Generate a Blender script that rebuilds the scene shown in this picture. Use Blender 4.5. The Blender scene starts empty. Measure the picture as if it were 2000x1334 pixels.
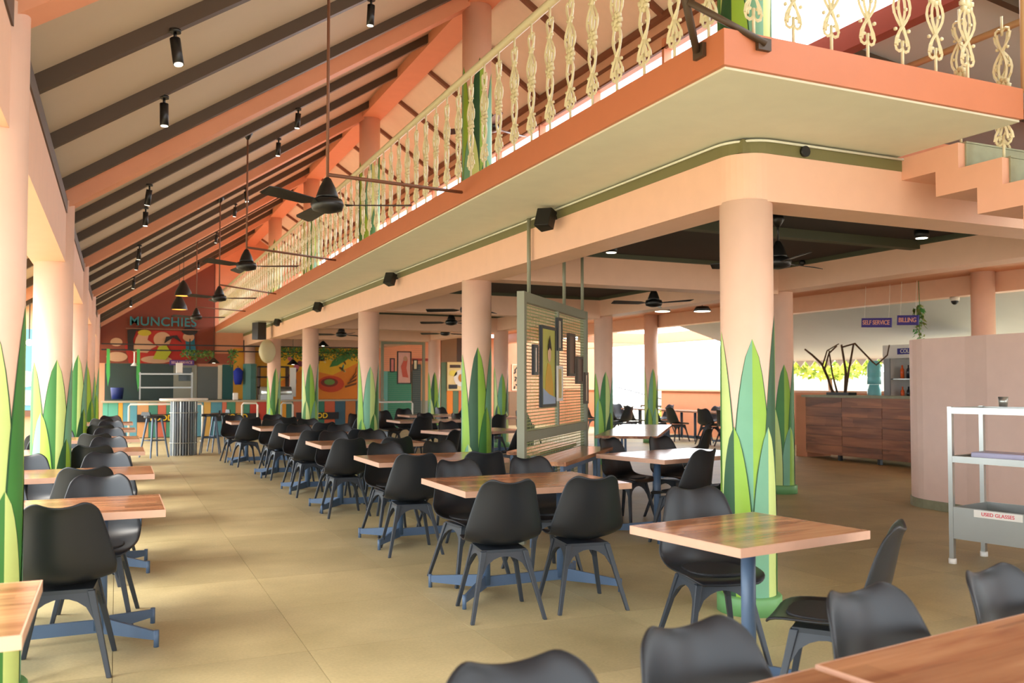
import bpy, bmesh, math, random
from mathutils import Vector, Matrix
S = bpy.context.scene
C = S.collection
PI = math.pi
R = random.Random(7)
# ------------------------------------------------------------------ camera, sky, lights, exposure
YAW = math.atan((1000 - 228) / 1715.0)
PITCH = math.radians(1.9)
cam = bpy.data.cameras.new('camera'); cam_o = bpy.data.objects.new('camera', cam); C.objects.link(cam_o)
cam.sensor_width = 36; cam.lens = 1715 * 36 / 2000
cam.shift_y = (83 - 1715 * math.tan(PITCH)) / 2000
cam_o.location = (0, 0, 1.42)
cam_o.rotation_euler = (PI / 2 + PITCH, 0, -YAW)
cam.clip_end = 300
cam.dof.use_dof = True; cam.dof.focus_distance = 6.5; cam.dof.aperture_fstop = 3.5
S.camera = cam_o
S.view_settings.view_transform = 'Standard'; S.view_settings.look = 'None'
S.view_settings.gamma = 1; S.view_settings.use_curve_mapping = False
S.view_settings.exposure = 0.16
w = bpy.data.worlds.new('sky'); S.world = w; w.use_nodes = True
bg = w.node_tree.nodes['Background']; bg.inputs[0].default_value = (0.86, 0.94, 1.0, 1); bg.inputs[1].default_value = 5.6
sun = bpy.data.lights.new('sun', 'SUN'); sun.energy = 5.0; sun.angle = math.radians(30); sun.color = (1, .9, .76)
so = bpy.data.objects.new('sun', sun); C.objects.link(so)
so.rotation_euler = (Vector((0, 0, 0)) - Vector((-5.0, -1.0, 5.8))).to_track_quat('-Z', 'Y').to_euler()

# ------------------------------------------------------------------ materials
def lin(c):
    return tuple((v / 12.92 if v <= .04045 else ((v + .055) / 1.055) ** 2.4) for v in (x / 255 for x in c))
MATS = {}
def mat(name, rgb, rough=.6, metal=0, emit=0, noise=.06, scale=6, spec=.5, bump=0):
    if name in MATS: return MATS[name]
    m = bpy.data.materials.new(name); m.use_nodes = True; MATS[name] = m
    nt = m.node_tree; b = nt.nodes['Principled BSDF']
    c = lin(rgb)
    b.inputs['Roughness'].default_value = rough; b.inputs['Metallic'].default_value = metal
    b.inputs['Specular IOR Level'].default_value = spec
    if noise:
        tc = nt.nodes.new('ShaderNodeTexCoord'); n = nt.nodes.new('ShaderNodeTexNoise'); n.inputs['Scale'].default_value = scale
        n.inputs['Detail'].default_value = 5
        nt.links.new(tc.outputs['Object'], n.inputs['Vector'])
        r = nt.nodes.new('ShaderNodeMix'); r.data_type = 'RGBA'
        r.inputs[6].default_value = (*[v * (1 - noise) for v in c], 1); r.inputs[7].default_value = (*[min(1, v * (1 + noise)) for v in c], 1)
        nt.links.new(n.outputs['Fac'], r.inputs[0]); nt.links.new(r.outputs[2], b.inputs['Base Color'])
        if bump:
            bp = nt.nodes.new('ShaderNodeBump'); bp.inputs['Strength'].default_value = bump; bp.inputs['Distance'].default_value = .01
            n2 = nt.nodes.new('ShaderNodeTexNoise'); n2.inputs['Scale'].default_value = scale * 12
            nt.links.new(tc.outputs['Object'], n2.inputs['Vector']); nt.links.new(n2.outputs['Fac'], bp.inputs['Height'])
            nt.links.new(bp.outputs['Normal'], b.inputs['Normal'])
    else:
        b.inputs['Base Color'].default_value = (*c, 1)
    if emit:
        b.inputs['Emission Color'].default_value = (*c, 1); b.inputs['Emission Strength'].default_value = emit
    return m
def wood(name, c1, c2, rough=.22, axis=0, scale=1.0):
    m = bpy.data.materials.new(name); m.use_nodes = True; nt = m.node_tree; b = nt.nodes['Principled BSDF']
    tc = nt.nodes.new('ShaderNodeTexCoord'); mp = nt.nodes.new('ShaderNodeMapping')
    sc = [14 * scale] * 3; sc[axis] = 1.1 * scale; mp.inputs['Scale'].default_value = sc
    oi = nt.nodes.new('ShaderNodeObjectInfo'); va = nt.nodes.new('ShaderNodeVectorMath'); va.operation = 'ADD'
    mu = nt.nodes.new('ShaderNodeMath'); mu.operation = 'MULTIPLY'; mu.inputs[1].default_value = 37
    nt.links.new(oi.outputs['Random'], mu.inputs[0]); nt.links.new(tc.outputs['Object'], va.inputs[0]); nt.links.new(mu.outputs[0], va.inputs[1])
    nt.links.new(va.outputs[0], mp.inputs['Vector'])
    n = nt.nodes.new('ShaderNodeTexNoise'); n.inputs['Scale'].default_value = 1.0; n.inputs['Detail'].default_value = 6; n.inputs['Distortion'].default_value = .6
    nt.links.new(mp.outputs[0], n.inputs['Vector'])
    cr = nt.nodes.new('ShaderNodeValToRGB'); e = cr.color_ramp.elements
    e[0].position = .32; e[0].color = (*lin(c1), 1); e[1].position = .68; e[1].color = (*lin(c2), 1)
    nt.links.new(n.outputs['Fac'], cr.inputs[0])
    # staves: strips across the grain, each a little lighter or darker
    mp2 = nt.nodes.new('ShaderNodeMapping'); s2 = [9 * scale] * 3; s2[axis] = 1.6 * scale; mp2.inputs['Scale'].default_value = s2
    nt.links.new(va.outputs[0], mp2.inputs['Vector'])
    vo = nt.nodes.new('ShaderNodeTexVoronoi'); vo.distance = 'CHEBYCHEV'; vo.inputs['Scale'].default_value = 1.0
    nt.links.new(mp2.outputs[0], vo.inputs['Vector'])
    mx = nt.nodes.new('ShaderNodeMix'); mx.data_type = 'RGBA'; mx.blend_type = 'OVERLAY'; mx.inputs[0].default_value = .35
    bw = nt.nodes.new('ShaderNodeRGBToBW'); nt.links.new(vo.outputs['Color'], bw.inputs[0])
    nt.links.new(cr.outputs[0], mx.inputs[6]); nt.links.new(bw.outputs[0], mx.inputs[7]); nt.links.new(mx.outputs[2], b.inputs['Base Color'])
    b.inputs['Roughness'].default_value = rough
    MATS[name] = m; return m
def floor_mat():
    m = bpy.data.materials.new('stone_floor'); m.use_nodes = True; nt = m.node_tree; b = nt.nodes['Principled BSDF']
    tc = nt.nodes.new('ShaderNodeNewGeometry'); n = nt.nodes.new('ShaderNodeTexNoise'); n.inputs['Scale'].default_value = 1.3; n.inputs['Detail'].default_value = 9; n.inputs['Roughness'].default_value = .62
    nt.links.new(tc.outputs['Position'], n.inputs['Vector'])
    cr = nt.nodes.new('ShaderNodeValToRGB'); e = cr.color_ramp.elements
    e[0].position = .3; e[0].color = (*lin((170, 156, 114)), 1); e[1].position = .7; e[1].color = (*lin((202, 186, 142)), 1)
    nt.links.new(n.outputs['Fac'], cr.inputs[0])
    n3 = nt.nodes.new('ShaderNodeTexNoise'); n3.inputs['Scale'].default_value = 60; n3.inputs['Detail'].default_value = 4
    nt.links.new(tc.outputs['Position'], n3.inputs['Vector'])
    oi = nt.nodes.new('ShaderNodeObjectInfo'); mr = nt.nodes.new('ShaderNodeMapRange'); mr.inputs[3].default_value = .9; mr.inputs[4].default_value = 1.06
    nt.links.new(oi.outputs['Random'], mr.inputs[0])
    mr2 = nt.nodes.new('ShaderNodeMapRange'); mr2.inputs[3].default_value = .82; mr2.inputs[4].default_value = 1.18
    nt.links.new(n3.outputs['Fac'], mr2.inputs[0])
    mm = nt.nodes.new('ShaderNodeMath'); mm.operation = 'MULTIPLY'; nt.links.new(mr.outputs[0], mm.inputs[0]); nt.links.new(mr2.outputs[0], mm.inputs[1])
    vm = nt.nodes.new('ShaderNodeVectorMath'); vm.operation = 'SCALE'
    nt.links.new(cr.outputs[0], vm.inputs[0]); nt.links.new(mm.outputs[0], vm.inputs['Scale']); nt.links.new(vm.outputs[0], b.inputs['Base Color'])
    rr = nt.nodes.new('ShaderNodeMapRange'); rr.inputs[3].default_value = .38; rr.inputs[4].default_value = .62
    nt.links.new(n.outputs['Fac'], rr.inputs[0]); nt.links.new(rr.outputs[0], b.inputs['Roughness'])
    MATS['stone_floor'] = m; return m
PINK = mat('salmon_paint', (238, 190, 160), .5, bump=.05)
PINKD = mat('salmon_paint_deep', (224, 152, 116), .55)
CREAM = mat('cream_soffit', (228, 226, 204), .7)
TAN = mat('roof_board', (194, 174, 150), .7, scale=2)
FASC = mat('fascia_paint', (200, 120, 82), .5)
PALE = mat('roof_board_pale', (246, 232, 214), .7)
OLIVE = mat('olive_trim', (116, 110, 66), .6)
DOLIVE = mat('dark_olive_trim', (74, 76, 56), .6)
DCEIL = mat('dark_ceiling', (48, 38, 32), .8, noise=.25, scale=1.5)
DBROWN = mat('dark_brown_steel', (76, 58, 42), .5)
BROWN = mat('brown_steel', (128, 84, 62), .5)
BLACK = mat('black_plastic', (24, 28, 34), .4, noise=.03)
BLKM = mat('black_metal', (24, 23, 23), .38, noise=0)
CHAIRLEG = mat('chair_leg_plastic', (48, 54, 62), .45, noise=.03)
BLUEG = mat('blue_grey_metal', (84, 106, 134), .4, noise=.04)
IVORY = mat('ivory_iron', (226, 218, 180), .45)
WOOD = wood('table_wood', (142, 86, 58), (196, 142, 102), .2)
WOODE = mat('table_edge', (214, 168, 142), .4, noise=.08, scale=20)
WOODC = wood('counter_wood', (112, 66, 42), (172, 110, 70), .4, axis=1, scale=.6)
STONE = floor_mat()
GROUT = mat('floor_joint', (120, 98, 64), .8)
MARBLE = mat('green_marble', (150, 150, 122), .5, noise=.25, scale=12)
GREY = mat('grey_frame', (140, 140, 118), .5)
STEEL = mat('stainless_steel', (178, 180, 176), .28, .75, noise=.06, scale=4)
WHITE = mat('white_paint', (238, 234, 226), .5)
TARP = mat('grey_sheet', (214, 214, 214), .7, noise=.06, scale=1.5)
L_LIME = mat('leaf_lime', (150, 192, 66), .5, noise=.1)
L_LIGHT = mat('leaf_pale', (204, 222, 136), .5, noise=.08)
L_GREEN = mat('leaf_green', (66, 130, 60), .5, noise=.12)
L_DARK = mat('leaf_dark', (36, 84, 48), .5, noise=.12)
L_TEAL = mat('leaf_teal', (120, 178, 144), .5, noise=.1)
TEAL = mat('teal_paint', (72, 128, 120), .5)
LAMPW = mat('lamp_glow', (255, 244, 220), .5, emit=6, noise=0)
LAMPO = mat('lamp_warm_glow', (255, 170, 70), .5, emit=2.5, noise=0)
# ------------------------------------------------------------------ mesh helpers
class MB:
    def __init__(s): s.b = bmesh.new()
    def _new(s, geom, mi=0, smooth=False):
        for f in geom: f.material_index = mi; f.smooth = smooth
    def box(s, x0, x1, y0, y1, z0, z1, mi=0, M=None):
        vs = [s.b.verts.new(Vector(p) if M is None else M @ Vector(p)) for p in
              [(x0, y0, z0), (x1, y0, z0), (x1, y1, z0), (x0, y1, z0), (x0, y0, z1), (x1, y0, z1), (x1, y1, z1), (x0, y1, z1)]]
        s._new([s.b.faces.new([vs[i] for i in q]) for q in [(0, 3, 2, 1), (4, 5, 6, 7), (0, 1, 5, 4), (1, 2, 6, 5), (2, 3, 7, 6), (3, 0, 4, 7)]], mi)
        return s
    def bar(s, a, b, w, h=None, mi=0, w2=None, h2=None, up=(0, 0, 1)):
        a = Vector(a); b = Vector(b); h = h or w; w2 = w2 or w; h2 = h2 or h
        d = (b - a).normalized(); u = Vector(up)
        if abs(d.dot(u)) > .98: u = Vector((0, 1, 0))
        x = d.cross(u).normalized(); z = x.cross(d).normalized()
        vs = []
        for p, ww, hh in ((a, w, h), (b, w2, h2)):
            for i, j in ((-1, -1), (1, -1), (1, 1), (-1, 1)): vs.append(s.b.verts.new(p + x * i * ww / 2 + z * j * hh / 2))
        s._new([s.b.faces.new([vs[i] for i in q]) for q in [(0, 3, 2, 1), (4, 5, 6, 7), (0, 1, 5, 4), (1, 2, 6, 5), (2, 3, 7, 6), (3, 0, 4, 7)]], mi)
        return s
    def tube(s, pts, r, n=6, mi=0, closed=False, r2=None):
        pts = [Vector(p) for p in pts]; rings = []
        for i, p in enumerate(pts):
            d = (pts[min(i + 1, len(pts) - 1)] - pts[max(i - 1, 0)]).normalized()
            u = Vector((0, 0, 1)) if abs(d.z) < .9 else Vector((0, 1, 0))
            x = d.cross(u).normalized(); y = x.cross(d)
            rr = r if r2 is None else r + (r2 - r) * i / (len(pts) - 1)
            rings.append([s.b.verts.new(p + (x * math.cos(2 * PI * k / n) + y * math.sin(2 * PI * k / n)) * rr) for k in range(n)])
        fs = []
        for a, b in zip(rings, rings[1:]):
            for k in range(n): fs.append(s.b.faces.new([a[k], a[(k + 1) % n], b[(k + 1) % n], b[k]]))
        s._new(fs, mi, n > 4)
        s._new([s.b.faces.new(rings[0][::-1]), s.b.faces.new(rings[-1])], mi)
        return s
    def lathe(s, prof, cx=0, cy=0, n=16, mi=0, cap=True, smooth=True, z0=0):
        rings = [[s.b.verts.new((cx + r * math.cos(2 * PI * k / n), cy + r * math.sin(2 * PI * k / n), z0 + z)) for k in range(n)] for r, z in prof]
        fs = []
        for a, b in zip(rings, rings[1:]):
            for k in range(n): fs.append(s.b.faces.new([a[k], a[(k + 1) % n], b[(k + 1) % n], b[k]]))
        s._new(fs, mi, smooth)
        if cap: s._new([s.b.faces.new(rings[0][::-1]), s.b.faces.new(rings[-1])], mi)
        return s
    def prism(s, pts, d, mi=0, axis=1, o=0):
        """pts in the plane across axis, extruded from o to o+d along axis"""
        def P(p, t):
            if axis == 1: return (p[0], t, p[1])
            if axis == 0: return (t, p[0], p[1])
            return (p[0], p[1], t)
        a = [s.b.verts.new(P(p, o)) for p in pts]; b = [s.b.verts.new(P(p, o + d)) for p in pts]; n = len(pts)
        fs = [s.b.faces.new(a), s.b.faces.new(b[::-1])] + [s.b.faces.new([a[i], b[i], b[(i + 1) % n], a[(i + 1) % n]]) for i in range(n)]
        s._new(fs, mi)
        return s
    def ball(s, c, r, mi=0, sub=1, sx=1, sy=1, sz=1):
        g = bmesh.ops.create_icosphere(s.b, subdivisions=sub, radius=r, matrix=Matrix.Translation(c) @ Matrix.Diagonal((sx, sy, sz, 1)))
        s._new({f for v in g['verts'] for f in v.link_faces}, mi, True)
        return s
    def build(s, name, mats, parent=None, bevel=0, fix=True):
        if fix: bmesh.ops.recalc_face_normals(s.b, faces=s.b.faces[:])
        me = bpy.data.meshes.new(name); s.b.to_mesh(me); s.b.free()
        for m in (mats if isinstance(mats, (list, tuple)) else [mats]): me.materials.append(m)
        o = bpy.data.objects.new(name, me); C.objects.link(o)
        if parent: o.parent = parent
        if bevel:
            b = o.modifiers.new('bevel', 'BEVEL'); b.width = bevel; b.segments = 2; b.limit_method = 'ANGLE'
        return o
def box(name, m, parent, *a, **k):
    bv = k.pop('bevel', 0)
    return MB().box(*a).build(name, m, parent, bevel=bv)
def tag(o, label, cat, group=None):
    o['label'] = label; o['category'] = cat
    if group: o['group'] = group
    return o
def thing(name, label, cat, loc=(0, 0, 0), rz=0, group=None):
    o = bpy.data.objects.new(name, None); C.objects.link(o); o.location = loc; o.rotation_euler = (0, 0, rz); o.empty_display_size = .1
    return tag(o, label, cat, group)
def struct(o): o['kind'] = 'structure'; return o
def sempty(name):
    o = bpy.data.objects.new(name, None); C.objects.link(o); o['kind'] = 'structure'; return o
def dup(root, loc, rz, label, group=None, z=None):
    r = root.copy(); C.objects.link(r); r.location = loc; r.rotation_euler = (0, 0, rz); r['label'] = label
    if group: r['group'] = group
    for ch in root.children:
        c = ch.copy(); C.objects.link(c); c.parent = r
        for g in ch.children:
            d = g.copy(); C.objects.link(d); d.parent = c
    return r
def text(name, s, size, m, parent, loc, rot, ext=.004, wd=None):
    cu = bpy.data.curves.new(name, 'FONT'); cu.body = s; cu.size = size; cu.extrude = ext; cu.align_x = 'CENTER'; cu.align_y = 'CENTER'
    cu.offset = size * .012
    if wd: cu.space_character = wd
    cu.materials.append(m); to = bpy.data.objects.new(name, cu); C.objects.link(to); bpy.context.view_layer.update()
    me = bpy.data.meshes.new_from_object(to.evaluated_get(bpy.context.evaluated_depsgraph_get())); bpy.data.objects.remove(to)
    o = bpy.data.objects.new(name, me); C.objects.link(o); o.location = loc; o.rotation_euler = rot
    if parent: o.parent = parent
    return o
# ------------------------------------------------------------------ floor
BY = 27.6                       # end wall
D = 4.6; Y0 = 4.47              # bay spacing, first column line
XC, XR, XT, XL = 3.65, 7.95, 11.9, -.54
fl = struct(box('floor', GROUT, None, -9, 16, -3, 30, -.2, -.006))
tw, tl = .95, .95
tm = MB().box(.0015, tw - .0015, .0015, tl - .0015, -.03, 0).build('tile', STONE, fl)
cells = [(i, j) for i in range(-2, 16) for j in range(0, 24)]
cells.sort(key=lambda c: math.hypot(c[0] * tw - 1.5, c[1] * tl) * (1 if c[0] * tw < c[1] * tl * 1.6 + 2 else 3))
near = set(cells[:290])
first = True
rest = MB()
for i in range(-10, 17):
    for j in range(-3, 32):
        x, y = i * tw, j * tl
        if x > 15.2 or y > 29: continue
        if (i, j) in near:
            if first: tm.location = (x, y, 0); first = False
            else:
                o = tm.copy(); o.location = (x, y, 0); C.objects.link(o); o.parent = fl
        else: rest.box(x + .0015, x + tw - .0015, y + .0015, y + tl - .0015, -.03, 0)
ro = rest.build('tile', STONE, fl); ro['kind'] = 'stuff'
struct(box('ground', mat('outside_paving', (206, 196, 176), .8), None, -60, 80, -40, 90, -.4, -.21))
# ------------------------------------------------------------------ beams and slabs
def arc(cx, cy, r, a0, a1, n=8): return [(cx + r * math.cos(math.radians(a0 + (a1 - a0) * k / n)), cy + r * math.sin(math.radians(a0 + (a1 - a0) * k / n))) for k in range(n + 1)]
def Lpath(xo, yo, r, yend, xend, t):
    """outline of the perimeter beam: long leg along y, short leg along x, rounded outer corner"""
    return [(xo, yend)] + arc(xo + r, yo + r, r, 180, 270) + [(xend, yo), (xend, yo + t), (xo + t, yo + t), (xo + t, yend)]
MB().prism(Lpath(3.49, 4.31, .2, BY, 16, .32), .3, axis=2, o=2.56).build('beam', PINK); struct(bpy.data.objects['beam'])
st = MB().prism(Lpath(3.485, 4.305, .24, BY, 4.86, .05), .085, axis=2, o=2.86).build('trim_1', OLIVE); struct(st)
ct = MB().tube([(3.475, BY, 2.938)] + [(3.475, 5, 2.938)] + [(x, y, 2.938) for x, y in arc(3.735, 4.555, .26, 180, 270)] + [(4.86, 4.295, 2.938)], .009, 5).build('trim_2', CREAM); struct(ct)
for k in range(1, 6):
    y = Y0 + D * k
    struct(box('beam', PINK, None, 3.81, 7.79, y - .16, y + .16, 2.58, 2.9))
    struct(box('beam', DOLIVE, None, 3.81, 7.8, y - .2, y + .2, 2.9, 2.95))
for k in range(0, 5):
    y = Y0 + D * k + D / 2
    struct(box('beam', DOLIVE, None, 3.81, 7.8, y - .06, y + .06, 2.86, 2.95))
struct(box('beam', PINK, None, 7.79, 8.11, 4.63, BY, 2.62, 2.9))
struct(box('beam', DOLIVE, None, 7.75, 8.15, 4.63, BY, 2.9, 2.95))
struct(box('beam', PINK, None, 12.02, 12.3, 4.63, BY, 2.8, 3.1))
struct(box('beam', DOLIVE, None, 3.81, 3.85, 4.63, BY, 2.86, 2.95))
struct(box('beam', DOLIVE, None, 3.81, 7.8, 4.63, 4.67, 2.86, 2.95))
struct(box('ceiling', DCEIL, None, 3.75, 8.1, 4.5, BY, 2.95, 2.97))
struct(box('ceiling', PINKD, None, 8.1, 12.6, 4.5, BY, 3.1, 3.14))
slab = MB().prism([(2.67, 3.42), (4.83, 3.42), (4.83, 4.45), (8.1, 4.45), (8.1, BY), (2.67, BY)], .18, axis=2, o=2.972).build('balcony_slab', FASC); struct(slab)
sf = MB().prism([(2.69, 3.44), (4.82, 3.44), (4.82, 4.4), (3.6, 4.4), (3.6, BY), (2.69, BY)], .012, axis=2, o=2.959).build('soffit', CREAM, slab)
# ------------------------------------------------------------------ columns with painted leaves
def leaf(parent, th, base, tip, hw, ma, mb, layer, r0, lean=0):
    m = MB(); N = 14; r = r0 + .0016 * layer
    prof = lambda t: (1 - t) ** .68 * (.95 + .85 * t) if t < 1 else 0
    rows = []
    for i in range(N + 1):
        t = i / N; z = base + (tip - base) * t; wd = hw * min(1, prof(t)) if i < N else .001
        c = th + lean * t
        rows.append([m.b.verts.new((r * math.cos(c + wd * u), r * math.sin(c + wd * u), z)) for u in (-1.04, -.96, -.66, -.33, 0, .33, .66, .96, 1.04)])
    for a, b in zip(rows, rows[1:]):
        for k in range(8):
            f = m.b.faces.new([a[k], a[k + 1], b[k + 1], b[k]]); f.smooth = True
            f.material_index = 2 if k in (0, 7) else (0 if k < 4 else 1)
    o = m.build('painted_leaf', [ma, mb, L_DARK], parent, fix=False)
    return o
LM = [(L_GREEN, L_LIME), (L_GREEN, L_LIGHT), (L_TEAL, L_LIME), (L_DARK, L_LIME), (L_TEAL, L_LIGHT)]
def column(x, y, top, r=.165, base=0, head=None, plinth=True, name='column', label=None, leaves=True, s=0, leaftop=1.72, teal=False):
    o = bpy.data.objects.new(name, None); C.objects.link(o); o.location = (x, y, base); o['kind'] = 'structure'
    if label: o['label'] = label
    MB().lathe([(r, .0), (r, top - base)], n=40, cap=True).build('shaft', mat('column_paint', (242, 202, 178), .45), o)
    if plinth: MB().lathe([(r + .035, 0), (r + .035, .1), (r + .028, .108), (r, .112)], n=32).build('plinth', mat('plinth_green', (112, 168, 106), .5, noise=.15) if leaves else MARBLE, o)
    if leaves:
        cd = math.atan2(-y, -x)
        rr = random.Random(s)
        for k in range(5):
            a = cd + (k - 2) * 2 * PI / 5 + .12 + rr.uniform(-.12, .12)
            p = LM[(k + s) % 5]; leaf(o, a, .112, leaftop + rr.uniform(-.1, .16), .86, p[0], p[1], 1 + k % 2, r, rr.uniform(-.1, .1))
        for k in range(5):
            a = cd + (k - 2) * 2 * PI / 5 + .12 + .6 + rr.uniform(-.1, .1)
            p = LM[(k + s + 2) % 5]; leaf(o, a, .112, .95 + rr.uniform(-.2, .25), .7, p[0], p[1], 3 + k % 2, r, rr.uniform(-.1, .1))
    return o
for i in range(5):
    column(XC, Y0 + D * i, 2.57, s=i, name='column')
c6 = column(XC, 27.3, 2.57, r=.15, leaves=False)
MB().lathe([(.2, 0), (.2, 2.02), (.15, 2.03)], n=8, smooth=False).build('cladding', TEAL, c6)
for i in range(1, 5): column(XR, Y0 + D * i, 2.63, s=i + 7)
for i, y in enumerate((9.1, 13.67, 18.1)): column(XT - .04, y, 3.1, s=i + 13)
for i in range(5): column(XL, Y0 + D * i, 3.1, s=(2, 9, 4, 6, 1)[i])
for i in range(5):
    column(XC, Y0 + D * i, 5.66, base=3.152, plinth=False, s=i + 20, leaftop=1.85)
# left eave beam with heads on every column
eb = struct(box('beam', PINK, None, -.72, -.44, -7, BY, 2.53, 2.98))
box('eave_board', DBROWN, eb, -.74, -.43, -7, BY, 2.981, 3.1)
# ------------------------------------------------------------------ roof, left slope
SL = .653; ZB = lambda x: 3.12 + SL * (x + .44)
ce = struct(MB().prism([(-1.4, ZB(-1.4) + .11), (3.65, ZB(3.65) + .11), (3.65, ZB(3.65) + .2), (-1.4, ZB(-1.4) + .2)], BY + 7, axis=1, o=-7).build('ceiling', TAN))
def rafter(y, wd, m, lo, hi=.11, x0=-1.3, x1=3.62, name='rafter'):
    return MB().prism([(x0, ZB(x0) + lo), (x1, ZB(x1) + lo), (x1, ZB(x1) + hi), (x0, ZB(x0) + hi)], wd, axis=1, o=y - wd / 2).build(name, m, ce)
for k in range(-3, 5):
    for d in (1.3, 2.62, 4.13):
        y = Y0 + D * k + d
        if -6.8 < y < BY - .2: rafter(y, .075, DBROWN, 0)
for k in range(-2, 6): rafter(Y0 + D * k, .22, PINKD, -.09, name='concrete_rafter')
rb = struct(box('beam', PINKD, None, 3.5, 3.82, -7, BY, 5.66, 6.02))
# right slope and clerestory rails
ZR = lambda x: 6.02 - SL * (x - 3.65)
cr_ = struct(MB().prism([(3.65, ZR(3.65)), (5.02, ZR(5.02)), (5.02, ZR(5.02) + .08), (3.65, ZR(3.65) + .08)], BY + 7, axis=1, o=-7).build('ceiling', PALE))
for k in range(15):
    y = 7.3 + 1.42 * k
    if y > BY: break
    MB().prism([(3.7, ZR(3.7) - .06), (4.98, ZR(4.98) - .06), (4.98, ZR(4.98)), (3.7, ZR(3.7))], .06, axis=1, o=y).build('rafter', BROWN, cr_)
wr = struct(box('wall_right_upper', PINK, None, 5.0, 5.08, 5.0, BY, 4.79, 5.16))
box('rail', BROWN, wr, 4.94, 4.995, -7, BY, 5.09, 5.15)
box('rail', BROWN, wr, 4.97, 4.999, 5.0, BY, 4.95, 4.98)
box('rail', BROWN, wr, 4.97, 4.999, 5.0, BY, 4.79, 4.81)
for k in range(16): box('post', PINKD, wr, 4.97, 5.06, 5.9 + k * 1.42, 5.94 + k * 1.42, 3.152, 4.9)
struct(MB().prism([(-.7, 2.9), (5.0, 2.9), (5.0, 5.1), (3.65, 6.0), (-.7, 3.2)], .15, axis=1, o=-7).build('wall_front_unseen', PINK))  # unseen gable closure behind the camera, cuts sky light on the slab front
struct(box('wall_front_unseen', PINK, None, 9, 13, -7, -6.85, 0, 4.2))  # unseen wall added behind the camera to block light from the front
# annex roof seen over the stair, red edge beam
an = struct(MB().prism([(5.62, 4.34), (11.5, 3.62), (11.5, 3.66), (5.62, 4.38)], 19, axis=1, o=-7).build('ceiling', TARP))
box('edge_beam', mat('red_oxide', (150, 62, 44), .5), an, 5.5, 5.62, -7, 12.0, 4.2, 4.4)
for k in range(13): MB().bar((5.64, -4.8 + k * 1.3, 4.27), (11.4, -4.8 + k * 1.3, 3.57), .06, .09).build('rafter', DBROWN, an)
# ------------------------------------------------------------------ end wall and its fittings
ew = struct(MB().prism([(-.7, 0), (16, 0), (16, 3.0), (8.1, 3.0), (5, 5.2), (3.65, 6.1), (-.7, 3.2)], .2, axis=1, o=BY).build('wall_back', PINKD))
darkw = MB().prism([(-.63, 2.02), (2.66, 2.02), (2.66, 5.2), (-.63, 3.1)], .04, axis=1, o=BY - .045).build('wall_panel', mat('brick_red_paint', (128, 60, 42), .7), ew)
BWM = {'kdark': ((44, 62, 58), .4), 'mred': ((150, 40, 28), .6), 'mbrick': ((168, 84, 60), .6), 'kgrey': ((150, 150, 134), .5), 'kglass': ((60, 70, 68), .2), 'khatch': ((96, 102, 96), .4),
       'cream': ((226, 214, 184), .5), 'dteal': ((36, 92, 88), .5), 'yellow': ((226, 160, 48), .6), 'orange': ((240, 138, 40), .6), 'green': ((44, 128, 96), .5), 'teal': ((96, 168, 156), .5),
       'beige': ((214, 156, 104), .6), 'brown': ((130, 98, 70), .6), 'dbrown': ((72, 52, 44), .6), 'sage': ((92, 120, 92), .6), 'menu': ((238, 214, 150), .5), 'orange2': ((222, 110, 44), .6)}
for k, (c, r_) in BWM.items(): mat('bw_' + k, c, r_, noise=.08, scale=3)
for n, m, a, b, c, d in [
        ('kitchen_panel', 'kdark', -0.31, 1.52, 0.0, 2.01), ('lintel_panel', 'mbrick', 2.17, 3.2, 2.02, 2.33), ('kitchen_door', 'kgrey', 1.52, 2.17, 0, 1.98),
        ('kitchen_panel', 'khatch', 2.18, 2.76, 0.0, 1.94), ('hatch_frame', 'cream', 2.76, 2.88, 0, 1.98), ('kitchen_panel', 'dteal', 2.89, 3.2, 0, 2.0), ('yellow_panel', 'yellow', 3.2, 3.5, 0, 2.5),
        ('yellow_panel', 'yellow', 3.83, 4.58, 0, 2.59), ('mural_panel', 'orange', 4.59, 7.04, 0, 2.6), ('green_panel', 'green', 8.01, 8.8, 0, 1.83), ('teal_strip', 'teal', 7.78, 8.0, 0, 1.83),
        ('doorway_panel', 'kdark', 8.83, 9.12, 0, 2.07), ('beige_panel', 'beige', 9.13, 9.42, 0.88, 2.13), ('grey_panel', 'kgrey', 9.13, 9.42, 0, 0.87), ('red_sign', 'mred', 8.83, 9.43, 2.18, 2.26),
        ('brown_panel', 'brown', 9.83, 10.38, 2.16, 2.95), ('brown_panel', 'dbrown', 10.39, 10.67, 2.16, 2.96), ('sage_panel', 'sage', 9.83, 10.02, 0, 2.15),
        ('orange_stripe', 'orange', 10.03, 10.24, 0, 1.19), ('green_stripe', 'sage', 10.25, 10.44, 0, 1.19), ('orange_stripe', 'orange2', 10.45, 10.74, 0, 1.19), ('shelf_panel', 'brown', 12.29, 12.63, 0.0, 1.16)]:
    box(n, MATS['bw_' + m], ew, a, b, BY - .04, BY - .001, c, d)
def ell(cx, cz, rx, rz, n=18, rot=0):
    return [(cx + rx * math.cos(t) * math.cos(rot) - rz * math.sin(t) * math.sin(rot), cz + rx * math.cos(t) * math.sin(rot) + rz * math.sin(t) * math.cos(rot)) for t in (2 * PI * k / n for k in range(n))]
def flat(name, pts, m, parent, o, d=.012): return MB().prism(pts, d, axis=1, o=o - d).build(name, m, parent)
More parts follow.
